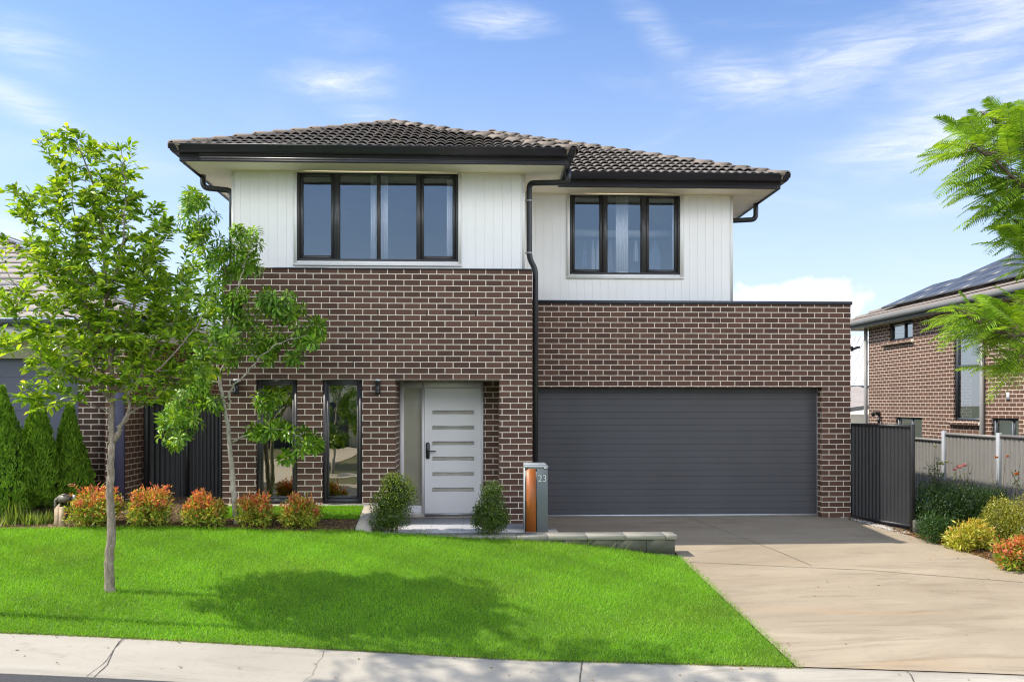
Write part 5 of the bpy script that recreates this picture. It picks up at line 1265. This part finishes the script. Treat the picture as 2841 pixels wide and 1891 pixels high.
fan(2720, 860, 70, 45, 18); fan(2780, 900, 70, 60, 24); fan(2680, 880, 55, 40, 10); fan(2820, 960, 50, 60, 18); fan(2770, 1000, 50, 35, 9); fan(2640, 860, 40, 25, 6); fan(2830, 840, 40, 40, 10)
fan(2850, 690, 30, 45, 8); fan(3000, 420, 110, 110, 40); fan(3060, 640, 110, 110, 40); fan(3050, 860, 110, 90, 34); fan(2930, 300, 60, 50, 14); fan(2690, 480, 60, 40, 10); fan(2700, 920, 50, 35, 8)
A = np.array(br.pts); Pp, Dd, Nn, Ll = [], [], [], []
rach = br.mb
for (px, py, dr) in fr:
    c = at(px, py, JY + random.uniform(-.55, .45)); i = int((((A - np.array(c)) ** 2).sum(1)).argmin()); a = Vector(br.pts[i])
    out = (c - a); out = out.normalized() if out.length > .03 else Vector((-1, 0, 0))
    dirv = (out * .8 + Vector((-.75, random.uniform(-.5, .3), random.uniform(.0, .45)))).normalized(); Lf = random.uniform(.46, .66)
    st = c - dirv * Lf * .5; P = [st + dirv * Lf * u + Vector((0, 0, -.30 * Lf * u * u)) for u in np.linspace(0, 1, 9)]
    rach.tube([a, (a + st) / 2 + Vector((0, 0, .02)), st], [.005, .004, .003], 5, cap=False); rach.tube(P, [.0028 - .002 * k / 8 for k in range(9)], 4, cap=False)
    side = dirv.cross(Vector((random.gauss(0, .25), random.gauss(0, .25), 1))).normalized(); nm = side.cross(dirv)
    npn = 19
    for k in range(npn):
        u = .12 + .88 * k / (npn - 1); f = u * 8; p = P[min(int(f), 7)].lerp(P[min(int(f) + 1, 8)], f - int(f)); ln_p = (.125 * math.sin(math.pi * (.18 + .80 * u)) ** .8 + .02)
        for s in (-1, 1):
            d = side * s + dirv * .62 + nm * -.05 + Vector((0, 0, -.22)) + Vector((random.gauss(0, .05),) * 3); Pp.append(p); Dd.append(d); Nn.append(nm); Ll.append(ln_p * random.uniform(.9, 1.1))
rach.build('trunk', M['bark_brown'], jt, smooth=True)
Pp, Dd, Nn = [np.array([tuple(v) for v in q]) for q in (Pp, Dd, Nn)]; Ll = np.array(Ll)
C = pal(len(Pp), [(.24, .41, .028), (.34, .52, .036), (.16, .31, .022)])
leaf_obj('crown', [leaves(Pp, Dd, Nn, Ll, .0155 + Ll * 0, C, BLADE)], M['leaf_feather'], jt)

# conifers along the left side
def conifer(name, base, h, w, label, n=12000):
    t = thing(name, label, 'conifer', base, 'pointed conifers along the left side')
    b = Vector(base); z = rng.random(n) ** 1.25; th = rng.random(n) * 2 * np.pi
    prof = lambda z: np.where(z < .18, .72 + .28 * np.sin(z / .18 * np.pi / 2), np.clip(1 - (z - .18) / .82, 0, 1) ** .95)
    lobes = 1 + .17 * np.sin(th * 5 + z * 6 + base[0] * 7) * np.sin(z * 15 + th * 2) + .07 * np.sin(th * 9 - z * 31) + .06 * np.sin(th * 3 + z * 47)
    r = w * prof(z) * lobes * (1 - .16 * rng.random(n) ** 2) + .006
    P = np.stack([b.x + r * np.cos(th), b.y + r * np.sin(th), b.z + .03 + z * h], 1)
    out = np.stack([np.cos(th), np.sin(th), 0 * th], 1)
    D = out * .55 + np.array([0, 0, 1.0]) + rng.normal(size=(n, 3)) * .28
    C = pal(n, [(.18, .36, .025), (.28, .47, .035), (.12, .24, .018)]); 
    a = leaves(P, D, out + rng.normal(size=(n, 3)) * .3, rng.uniform(.035, .085, n), rng.uniform(.014, .03, n), C, KITE)
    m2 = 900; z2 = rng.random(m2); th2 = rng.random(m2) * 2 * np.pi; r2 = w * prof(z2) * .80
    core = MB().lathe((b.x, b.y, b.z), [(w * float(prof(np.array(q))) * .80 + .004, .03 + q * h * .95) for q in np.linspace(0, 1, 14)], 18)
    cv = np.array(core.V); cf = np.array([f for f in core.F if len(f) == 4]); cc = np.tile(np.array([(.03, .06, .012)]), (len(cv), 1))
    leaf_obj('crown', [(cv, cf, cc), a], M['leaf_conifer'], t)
    MB().tube([b + Vector((0, 0, -.05)), b + Vector((0, 0, .25))], [.04, .03], 8).build('trunk', M['bark_brown'], t)
def gp_(px, py_base, Y): p = at(px, py_base, Y); return (p.x, Y, gzf(p.x, Y))
def ztop(px, py, Y): return at(px, py, Y).z
b_ = gp_(4, 1400, 12.5); conifer('conifer', b_, ztop(4, 1084, 12.5) - b_[2], .43, 'largest pointed conifer cut by the left edge of the photo')
b_ = gp_(104, 1400, 12.9); conifer('conifer', b_, ztop(97, 1103, 12.9) - b_[2], .33, 'middle pointed conifer of the three at left')
b_ = gp_(193, 1392, 13.3); conifer('conifer', b_, ztop(180, 1132, 13.3) - b_[2], .29, 'smallest pointed conifer of the three, beside the brick pier')

# dense small leaved shrubs from overlapping lumps
def lump_shrub(name, label, cat, base, lumps, n, Lr, Wr, cols, mat, group=None, top_cols=None, up=.5, stems=6, stem_r=.006, fill=.5, tpl=KITE, loose=.15, core=0.0, shoots=0):
    """lumps: (dx, dy, z, rx, ry, rz) relative to the base"""
    t = thing(name, label, cat, base, group); b = np.array(base); vol = np.array([l[3] * l[4] + l[3] * l[5] for l in lumps]); cnt = (n * vol / vol.sum()).astype(int); parts = []
    zmax = max(l[2] + l[5] for l in lumps)
    for l, k in zip(lumps, cnt):
        d = rand_dirs(k); r = (1 - fill * rng.random(k) ** 2)[:, None] * (1 + loose * rng.normal(size=(k, 1)) * .5)
        P = b + np.array(l[:3]) + d * np.array(l[3:6]) * r
        ok = P[:, 2] > b[2] + .01; P, d = P[ok], d[ok]; k = len(P)
        D = d * .8 + rng.normal(size=(k, 3)) * .55 + np.array([0, 0, up]); N = d + np.array([0, 0, .6]) + rng.normal(size=(k, 3)) * .5
        C = pal(k, cols)
        if top_cols is not None:
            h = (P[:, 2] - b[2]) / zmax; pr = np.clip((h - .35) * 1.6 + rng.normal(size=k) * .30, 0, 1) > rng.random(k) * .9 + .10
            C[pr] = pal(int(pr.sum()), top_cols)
        parts.append(leaves(P, D, N, rng.uniform(*Lr, k), rng.uniform(*Wr, k), C, tpl))
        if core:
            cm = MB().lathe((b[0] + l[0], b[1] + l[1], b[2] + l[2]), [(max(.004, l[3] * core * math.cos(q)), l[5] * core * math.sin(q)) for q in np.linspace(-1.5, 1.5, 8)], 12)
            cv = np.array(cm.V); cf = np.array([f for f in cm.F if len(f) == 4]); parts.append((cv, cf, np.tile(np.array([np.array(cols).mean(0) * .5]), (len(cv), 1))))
    mb = MB()
    for k in range(shoots):
        l = lumps[random.randrange(len(lumps))]; th = random.random() * 6.28; a = Vector(base) + Vector((l[0] + .5 * l[3] * math.cos(th), l[1] + .5 * l[4] * math.sin(th), l[2] + .3 * l[5])); e = a + Vector((math.cos(th) * random.uniform(.2, .9) * l[3], math.sin(th) * .5 * l[4], random.uniform(.5, .95) * l[5])); mb.tube([a, (a + e) / 2 + Vector((0, 0, .01)), e], [.004, .003, .0015], 4, cap=False)
        q = 16; u = rng.random(q); P = np.array(a) + (np.array(e) - np.array(a)) * (.35 + .7 * u)[:, None]; d = rand_dirs(q) + np.array((0, 0, .5)); parts.append(leaves(P, d, rng.normal(size=(q, 3)) + np.array((0, 0, 1.)), rng.uniform(*Lr, q), rng.uniform(*Wr, q), pal(q, top_cols or cols), tpl))
    leaf_obj('foliage', parts, M[mat], t)
    for k in range(stems):
        l = lumps[k % len(lumps)]; a = Vector(base) + Vector((random.gauss(0, .03), random.gauss(0, .03), -.03)); e = Vector(base) + Vector((l[0], l[1], l[2])) + Vector((random.uniform(-.5, .5) * l[3], random.uniform(-.5, .5) * l[4], random.uniform(0, .6) * l[5]))
        mb.tube(smooth_path([a, (a + e) / 2 + Vector((random.gauss(0, .02), random.gauss(0, .02), 0)), e], 3), [stem_r] * 3 + [stem_r * .7] * 4, 5)
    mb.build('stems', M['bark_brown'], t)
    return t
NAN = [(.24, .36, .035), (.36, .45, .05), (.48, .50, .07), (.14, .24, .03), (.50, .38, .06)]; NANT = [(.66, .24, .07), (.70, .34, .09), (.62, .14, .08), (.72, .44, .12), (.64, .12, .12)]
def nandina(px0, px1, pt, pbase, Y, label, red=True, n=1500, grp='red tipped shrubs in the left bed', cols=None, top=None):
    x0, x1 = ax(px0, Y), ax(px1, Y); cx, hw = (x0 + x1) / 2, (x1 - x0) / 2 * .92; bz = gzf(cx, Y); h = az(pt, Y, (px0 + px1) / 2) - bz
    lumps = [(random.uniform(-.12, .12) * hw, 0, h * .44, hw * .74, hw * .7, h * .40)] + [(random.uniform(-.6, .6) * hw, random.uniform(-.5, .4) * hw, h * random.uniform(.22, .74), hw * random.uniform(.3, .5), hw * .45, h * random.uniform(.2, .30)) for _ in range(7)] + [(-hw * .5, -.1, h * .3, hw * .5, hw * .5, h * .28), (hw * .5, -.1, h * .3, hw * .5, hw * .5, h * .28)]
    return lump_shrub('nandina_shrub', label, 'shrub', (cx, Y, bz), lumps, n * 2, (.04, .078), (.014, .025), cols or NAN, 'leaf_nandina', grp, top or (NANT if red else None), .35, 9, fill=.75, loose=.36, shoots=10)
nandina(190, 341, 1334, 1449, 11.98, 'widest orange and yellow shrub, behind the bare tree trunk', n=1900)
nandina(358, 486, 1340, 1455, 12.0, 'tall orange red shrub right of the bare tree trunk')
nandina(508, 628, 1360, 1457, 12.0, 'rounded shrub with pink red leaves in front of the dark left gate')
nandina(661, 757, 1363, 1460, 12.0, 'narrow orange shrub beside the pale magnolia trunk', n=1200)
nandina(779, 899, 1366, 1465, 12.0, 'shrub with crimson top nearest the front entry', n=1500)
BOX = [(.06, .11, .016), (.09, .15, .02), (.12, .19, .025), (.04, .08, .013)]; BOX_SUN = [(.38, .46, .06), (.48, .54, .08), (.26, .36, .045)]  # yellow green set paints sunlight into the left shrub's top leaves
bY = 11.98
bb = (ax(1090, bY), bY, gzf(ax(1090, bY), bY) + .02); s = bY / FPX
lump_shrub('box_shrub', 'lumpy box shrub left of the front door with sunlit yellow green top', 'shrub', bb, [(.06, 0, .56, .24, .22, .20), (.12, 0, .44, .20, .2, .2), (-.08, 0, .36, .22, .22, .18), (-.12, 0, .14, .20, .2, .18), (.02, 0, .18, .22, .22, .18), (.0, 0, .66, .14, .14, .12)], 9000, (.016, .03), (.010, .018), BOX, 'leaf_box', 'box shrubs flanking the entry', BOX_SUN, .4, 7, .008, fill=.5, loose=.2, core=.55)
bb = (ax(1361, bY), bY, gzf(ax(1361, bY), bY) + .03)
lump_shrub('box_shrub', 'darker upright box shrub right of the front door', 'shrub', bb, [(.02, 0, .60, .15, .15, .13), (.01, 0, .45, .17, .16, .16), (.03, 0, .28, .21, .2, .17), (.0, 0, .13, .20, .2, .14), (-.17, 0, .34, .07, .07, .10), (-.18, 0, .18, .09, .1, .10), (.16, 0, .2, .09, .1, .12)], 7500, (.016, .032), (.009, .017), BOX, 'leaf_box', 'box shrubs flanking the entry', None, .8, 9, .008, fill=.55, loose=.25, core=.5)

# right hand garden
HG = [(.03, .07, .014), (.04, .09, .018), (.055, .11, .022)]
hY = 13.2; hx0, hx1 = ax(2536, hY), ax(2800, hY); hz = gzf(7.3, hY); hh = az(1356, hY) - hz
lumps = [(hx0 - 7.3 + .18 + (hx1 - hx0 - .36) * k / 7, -.05 + .1 * (k % 2), hh * .5 - .03 * (k > 5), .24, .30, hh * .52) for k in range(8)] + [(hx0 - 7.3 + .18 + (hx1 - hx0 - .36) * k / 7, -.08, hh * .25, .24, .30, hh * .3) for k in range(8)]
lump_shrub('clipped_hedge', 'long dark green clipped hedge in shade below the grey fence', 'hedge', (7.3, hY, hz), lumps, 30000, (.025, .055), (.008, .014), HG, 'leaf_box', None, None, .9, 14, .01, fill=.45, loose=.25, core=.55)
Y = 12.45; x = ax(2600, Y); z = gzf(x, Y); lump_shrub('garden_shrub', 'low dark green leafy shrub at the end of the house shadow', 'shrub', (x, Y, z), [(-.08, 0, .22, .20, .2, .18), (.12, 0, .20, .20, .2, .17), (0, -.05, .12, .26, .22, .12)], 1900, (.035, .06), (.013, .022), [(.04, .10, .02), (.06, .13, .022), (.03, .08, .018)], 'leaf_nandina', None, None, .3, 8, fill=.6, loose=.3)
YEL = [(.42, .46, .05), (.52, .54, .07), (.28, .36, .04), (.56, .50, .07)]; YELT = [(.54, .52, .07), (.62, .46, .08), (.66, .38, .09), (.48, .52, .06)]
nandina(2626, 2752, 1440, 1535, 11.95, 'yellow green shrub with orange tips at the driveway edge', n=1900, grp='red tipped shrubs along the driveway', cols=YEL, top=YELT)
nandina(2758, 2880, 1486, 1580, 10.95, 'green and red shrub in the right corner by the driveway', n=1700, grp='red tipped shrubs along the driveway', cols=[(.24, .40, .04), (.34, .46, .05), (.16, .28, .03)] + NANT[:1])
TOP = [(.20, .24, .03), (.28, .30, .035), (.36, .33, .045), (.13, .18, .024)]
for px, py, Y, rx, rz, lab in ((2778, 1382, 12.35, .25, .30, 'rounded golden green topiary bush beside the dark hedge'), (2855, 1380, 12.0, .30, .33, 'second golden topiary bush cut off by the right edge')):
    x = ax(px, Y); z = gzf(x, Y); ht = az(py, Y, 2600) - z
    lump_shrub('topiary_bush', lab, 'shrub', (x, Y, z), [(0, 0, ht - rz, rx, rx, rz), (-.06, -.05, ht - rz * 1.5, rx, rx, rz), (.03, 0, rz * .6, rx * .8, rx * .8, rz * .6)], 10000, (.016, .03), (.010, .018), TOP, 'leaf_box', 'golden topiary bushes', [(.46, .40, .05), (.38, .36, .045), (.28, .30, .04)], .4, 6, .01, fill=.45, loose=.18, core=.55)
def rose(px, pbase_y, Y, tops, blooms, label, leafy, cols=((.10, .17, .03), (.16, .22, .035), (.06, .11, .02))):
    x = ax(px, Y); z = gzf(x, Y); t = thing('rose_bush', label, 'rose bush', (x, Y, z), 'rose bushes along the grey fence'); mb = MB(); P_, D_, N_ = [], [], []
    for (qx, qy) in tops:
        e = at(qx, qy, Y + random.uniform(-.15, .15)); a = Vector((x + random.gauss(0, .05), Y, z)); P = smooth_path([a, a.lerp(e, .5) + Vector((random.gauss(0, .04), random.gauss(0, .04), .05)), e], 6)
        mb.tube(P, [.007 - .0045 * k / (len(P) - 1) for k in range(len(P))], 5)
        for k in range(leafy):
            u = .3 + .7 * random.random(); p = P[int(u * (len(P) - 1))]
            for q in range(5): P_.append(p + Vector((random.gauss(0, .05), random.gauss(0, .05), random.gauss(0, .03)))); D_.append(rand_dirs(1)[0] + np.array((0, 0, .2))); N_.append((random.gauss(0, .4), random.gauss(0, .4), 1))
    mb.build('stems', M['bark_brown'], t)
    n = len(P_); leaf_obj('foliage', [leaves(np.array([tuple(p) for p in P_]), np.array([tuple(p) for p in D_]), np.array(N_), rng.uniform(.025, .05, n), rng.uniform(.015, .028, n), pal(n, cols), OVAL)], M['leaf_nandina'], t)
    for (qx, qy, r, mt) in blooms:
        c = at(qx, qy, Y - .05); n = 26; d = rand_dirs(n); d[:, 2] = np.abs(d[:, 2]); P = np.array(c) + d * r * .35
        leaf_obj('bloom', [leaves(P, d + np.array((0, 0, .4)), -d, r * .9, r * .95, np.tile(np.array([(.8, .75, .4)]), (n, 1)), OVAL)], M[mt], t)
rose(2600, 1400, 13.9, [(2594, 1238), (2600, 1262), (2575, 1290), (2560, 1310), (2550, 1330), (2610, 1290), (2620, 1310), (2590, 1300), (2635, 1330), (2570, 1340), (2540, 1350), (2600, 1330), (2625, 1350)], [(2610, 1289, .055, 'petal_yellow'), (2595, 1240, .035, 'petal_yellow'), (2627, 1284, .04, 'petal_yellow')], 'leafy rose bush with pale yellow blooms beside the black gate', 15)
rose(2672, 1400, 13.7, [(2650, 1300), (2660, 1296), (2690, 1282), (2700, 1290), (2665, 1320), (2645, 1285), (2680, 1320)], [(2662, 1299, .055, 'petal_pink'), (2676, 1294, .05, 'petal_pink'), (2649, 1305, .04, 'petal_pink')], 'rose bush with pink blooms in front of the grey fence', 5)
rose(2770, 1400, 13.2, [(2765, 1275), (2790, 1268), (2750, 1295), (2785, 1330)], [(2764, 1271, .035, 'petal_orange'), (2795, 1268, .03, 'petal_orange')], 'sparse tall rose stems with faded orange blooms by the second fence post', 1, ((.25, .26, .05), (.2, .18, .04)))
rose(2822, 1400, 12.8, [(2805, 1300), (2825, 1322), (2833, 1255), (2838, 1330), (2845, 1345), (2830, 1350), (2850, 1330)], [(2820, 1318, .045, 'petal_orange')], 'dark rose bush at the right edge with one brown bloom', 6, ((.03, .08, .02), (.05, .11, .02)))

# strappy plants and low cover in the left bed
def straps(px, Y, n, h, label, cols):
    x = ax(px, Y); z = gzf(x, Y); th = rng.random(n) * 2 * np.pi; le = rng.random(n); out = np.stack([np.cos(th), np.sin(th), 0 * th], 1); t = rng.uniform(.6, 1.1, n) * h; parts = []
    base = np.stack([x + rng.normal(size=n) * .07, Y + rng.normal(size=n) * .06, np.full(n, z)], 1)
    o = leaf_obj('strappy_plant', [leaves(base, out * (.15 + .8 * le[:, None]) + np.array((0, 0, 1)), out, t, .02, pal(n, cols), BLADE)], M['grass_blade'], None, loc=(x, Y, z))
    tag(o, label, 'plant', 'strappy plants in the left bed')
ST = [(.20, .28, .05), (.28, .34, .07), (.12, .20, .03)]
straps(40, 12.1, 60, .34, 'tall strappy plant at the foot of the largest conifer', ST); straps(78, 12.0, 60, .20, 'short strappy tuft between conifer and meter', ST); straps(128, 12.05, 50, .18, 'pale grassy tuft just left of the timber stake', ST); straps(12, 11.95, 60, .18, 'low strappy tuft at the left edge of the bed', ST)
# leaf litter in the beds
def litter(n, fx, cols, name, label):
    P = np.array([fx() for _ in range(n)]); D = rng.normal(size=(n, 3)); D[:, 2] *= .25; N = np.tile(np.array((0, 0, 1.)), (n, 1)) + rng.normal(size=(n, 3)) * .4
    tag(leaf_obj(name, [leaves(P, D, N, rng.uniform(.02, .05, n), rng.uniform(.01, .022, n), pal(n, cols), KITE)], M['leaf_nandina']), label, None, None, 'stuff')
def bedpt():
    x = random.uniform(-8.5, -1.7); y = random.uniform(lawn_top(x) - .03, 12.45 if x > -4 else 13.2); return (x, y, gzf(x, y) + .02)
litter(3800, bedpt, [(.30, .20, .09), (.42, .30, .14), (.20, .24, .05), (.12, .16, .03), (.35, .12, .04), (.10, .06, .03)], 'leaf_litter', 'dry leaves and bark scattered over the left garden bed')
def bedpt2():
    y = random.uniform(8.5, 13.2); x = drv_r(y) + random.expovariate(4.0) - .02; return (x, y, gzf(x, y) + .02)
litter(2600, bedpt2, [(.40, .16, .05), (.48, .25, .08), (.30, .10, .03), (.20, .20, .05), (.12, .07, .03)], 'leaf_litter', 'orange fallen leaves along the right edge of the driveway')
def lowgreen():
    x = random.uniform(-7.2, -5.2); y = random.uniform(12.0, 13.0); return (x, y, gzf(x, y) + random.random() ** 2 * .14)
litter(2600, lowgreen, [(.05, .10, .02), (.09, .15, .03), (.16, .20, .04)], 'ground_cover', 'low green ground cover below the conifers')

def strewn():
    k = random.random(); x = random.uniform(-4.3, 5.0)
    if k < .6: y = float(yk(x)) - random.uniform(.05, .68); nrm_ = knorm(x)[0]; o = (float(yk(x)) - y); z = float(zk(x)) + np.interp(o, [q[0] for q in KP[:9]], [q[1] for q in KP[:9]]); return (x, y, z + .008)
    x = random.uniform(3.0, 6.4); y = random.uniform(8.3, 13.5); return (x, y, gzf(x, y) + .014)
litter(70, strewn, [(.30, .18, .07), (.40, .28, .12), (.14, .18, .04), (.16, .08, .04)], 'fallen_leaves', 'few dry leaves fallen on the kerb and the driveway')
# water meter and stake
wY = 12.0; wx = ax(172, wY); wz = gzf(wx, wY); S_ = wY / FPX
wm = thing('water_meter', 'weathered brass water meter on pipes between conifers and orange shrub', 'water meter', (wx, wY + .08, wz))
c = at(180, 1383, wY + .10)
mb = MB().tube([c + Vector((-.075, 0, 0)), c + Vector((.06, .02, .005))], [.052, .058], 14); mb.tube([c + Vector((-.10, 0, 0)), c + Vector((-.075, 0, 0))], [.03, .045], 12); mb.build('meter_body', M['brass'], wm)
mb = MB().lathe((c.x - .01, c.y, c.z), [(.03, .04), (.034, .062), (.02, .07)], 12); mb.build('meter_cap', M['brass'], wm)
mb = MB().tube(round_path([c + Vector((-.09, 0, 0)), c + Vector((-.125, 0, -.01)), Vector((c.x - .125, c.y, wz - .1))], .04), .018, 9); mb.tube(round_path([c + Vector((.05, .02, 0)), c + Vector((.12, .02, 0)), Vector((c.x + .12, c.y + .02, wz - .1))], .03), .016, 9); mb.build('pipe', M['brass'], wm)
mb = MB().bbox(c.x + .10, c.x + .135, c.y, c.y + .04, c.z - .03, c.z + .05, .004); mb.build('valve', M['galvanised'], wm)
mb = MB(); x = ax(173, wY - .06); mb.add([(x - .035, wY - .09, wz - .1), (x + .035, wY - .09, wz - .1), (x + .035, wY - .05, wz - .1), (x - .035, wY - .05, wz - .1), (x - .03, wY - .09, wz + .245), (x + .04, wY - .09, wz + .25), (x + .04, wY - .05, wz + .25), (x - .03, wY - .05, wz + .245)], ((0, 3, 2, 1), (4, 5, 6, 7), (0, 1, 5, 4), (1, 2, 6, 5), (2, 3, 7, 6), (3, 0, 4, 7)))
tag(mb.build('timber_stake', M['timber'], None, loc=(x, wY - .07, wz)), 'short pale timber stake standing before the water meter', 'stake')
mb = MB(); x = ax(158, wY - .06); mb.add([(x - .03, wY - .08, wz - .1), (x + .03, wY - .08, wz - .1), (x + .03, wY - .045, wz - .1), (x - .03, wY - .045, wz - .1), (x - .025, wY - .08, wz + .22), (x + .035, wY - .08, wz + .29), (x + .035, wY - .045, wz + .29), (x - .025, wY - .045, wz + .22)], ((0, 3, 2, 1), (4, 5, 6, 7), (0, 1, 5, 4), (1, 2, 6, 5), (2, 3, 7, 6), (3, 0, 4, 7)))
tag(mb.build('timber_stake', M['timber'], None, loc=(x, wY - .07, wz)), 'split weathered timber stake left of the meter pipe', 'stake')

# ------------------------------------------------------------------ grass
def blades(name, label, n, fx, hr, wr, lean, cols):
    P = fx(n); n = len(P); th = rng.random(n) * 2 * np.pi; out = np.stack([np.cos(th), np.sin(th), 0 * th], 1)
    patch = np.sin(P[:, 0] * 2.1 + np.sin(P[:, 1] * 1.7) * 1.3) * np.sin(P[:, 1] * 2.6 + P[:, 0] * .7) + .6 * np.sin(P[:, 0] * 7.3 + P[:, 1] * 3.1) * np.sin(P[:, 1] * 8.1)
    D = out * rng.uniform(.1, lean, (n, 1)) + np.array((0, 0, 1.)); C = pal(n, cols) * (1 + .16 * patch[:, None]); dry = np.clip(np.sin(P[:, 0] * 1.3 + 2.0 * np.sin(P[:, 1] * 1.1)) * np.sin(P[:, 1] * 2.3 - P[:, 0] * .9 + 1.0) - .35, 0, 1)[:, None] * (rng.random((n, 1)) < .55); C = C * (1 - .35 * dry) + np.array((.40, .44, .07)) * .35 * dry; hh = rng.uniform(*hr, n)
    B = unit(np.cross(D, rng.normal(size=(n, 3)))); Wd = rng.uniform(*wr, n)[:, None]; D = unit(D); L = hh[:, None]
    V = np.stack([P + B * Wd, P - B * Wd, P + D * L + out * L * .18], 1).reshape(-1, 3); F = np.arange(n * 3).reshape(-1, 3)
    return tag(mesh_obj(name, V, F, M['grass_blade'], None, cols=np.repeat(np.clip(C, 0, 1), 3, 0), uvs=False), label, None, None, 'stuff')
lt = np.vectorize(lawn_top)
def lawn_pts(n):
    x = rng.uniform(-7.6, DRV_L + .03, n); v = rng.random(n); y = yk(x) - .02 + v * (lt(x) + .03 - yk(x)); x = x + np.maximum(0, (x + 2) / (DRV_L + 2)) * (drl(y) - DRV_L) + np.where(x > DRV_L - .05, rng.normal(size=n) * .03, 0)
    keep = (x > -0.62 * y - .4); x, y = x[keep], y[keep]
    return np.stack([x, y, gz(x, y)], 1)
GR = [(.17, .40, .010), (.21, .46, .013), (.26, .50, .022), (.12, .33, .010), (.31, .50, .045)]
blades('lawn_grass', 'bright green mown grass of the front lawn', 330000, lawn_pts, (.022, .050), (.0018, .0034), .9, GR)
def back_pts(n):
    x = rng.uniform(-3.74, -1.63, n); y = rng.uniform(12.30, 12.87, n); return np.stack([x, y, gz(x, y) + .012], 1)
blades('back_lawn_grass', 'bright green grass strip below the tall front windows', 26000, back_pts, (.022, .048), (.0018, .0034), .9, GR)
def edge_pts(n):
    x = rng.uniform(-.9, 2.4, n); x = x[rng.random(len(x)) < .35 + .65 * (np.sin(x * 5.1) > .3)]; y = rng.normal(11.76, .03, len(x)); return np.stack([x, y, gz(x, y)], 1)
blades('long_grass', 'longer grass wisps along the foot of the low block wall', 420, edge_pts, (.07, .17), (.003, .005), 1.3, [(.14, .24, .03), (.22, .28, .05), (.09, .2, .02)])
def kerb_edge(n):
    x = rng.uniform(-7, DRV_L + .25, n); y = yk(x) + rng.normal(-.012, .014, n); return np.stack([x, y, gz(x, np.maximum(y, yk(x))) - .004], 1)
blades('edge_grass', 'ragged dry grass edge spilling onto the kerb', 5200, kerb_edge, (.02, .045), (.002, .003), 2.2, [(.16, .22, .04), (.28, .24, .10), (.10, .22, .02)])
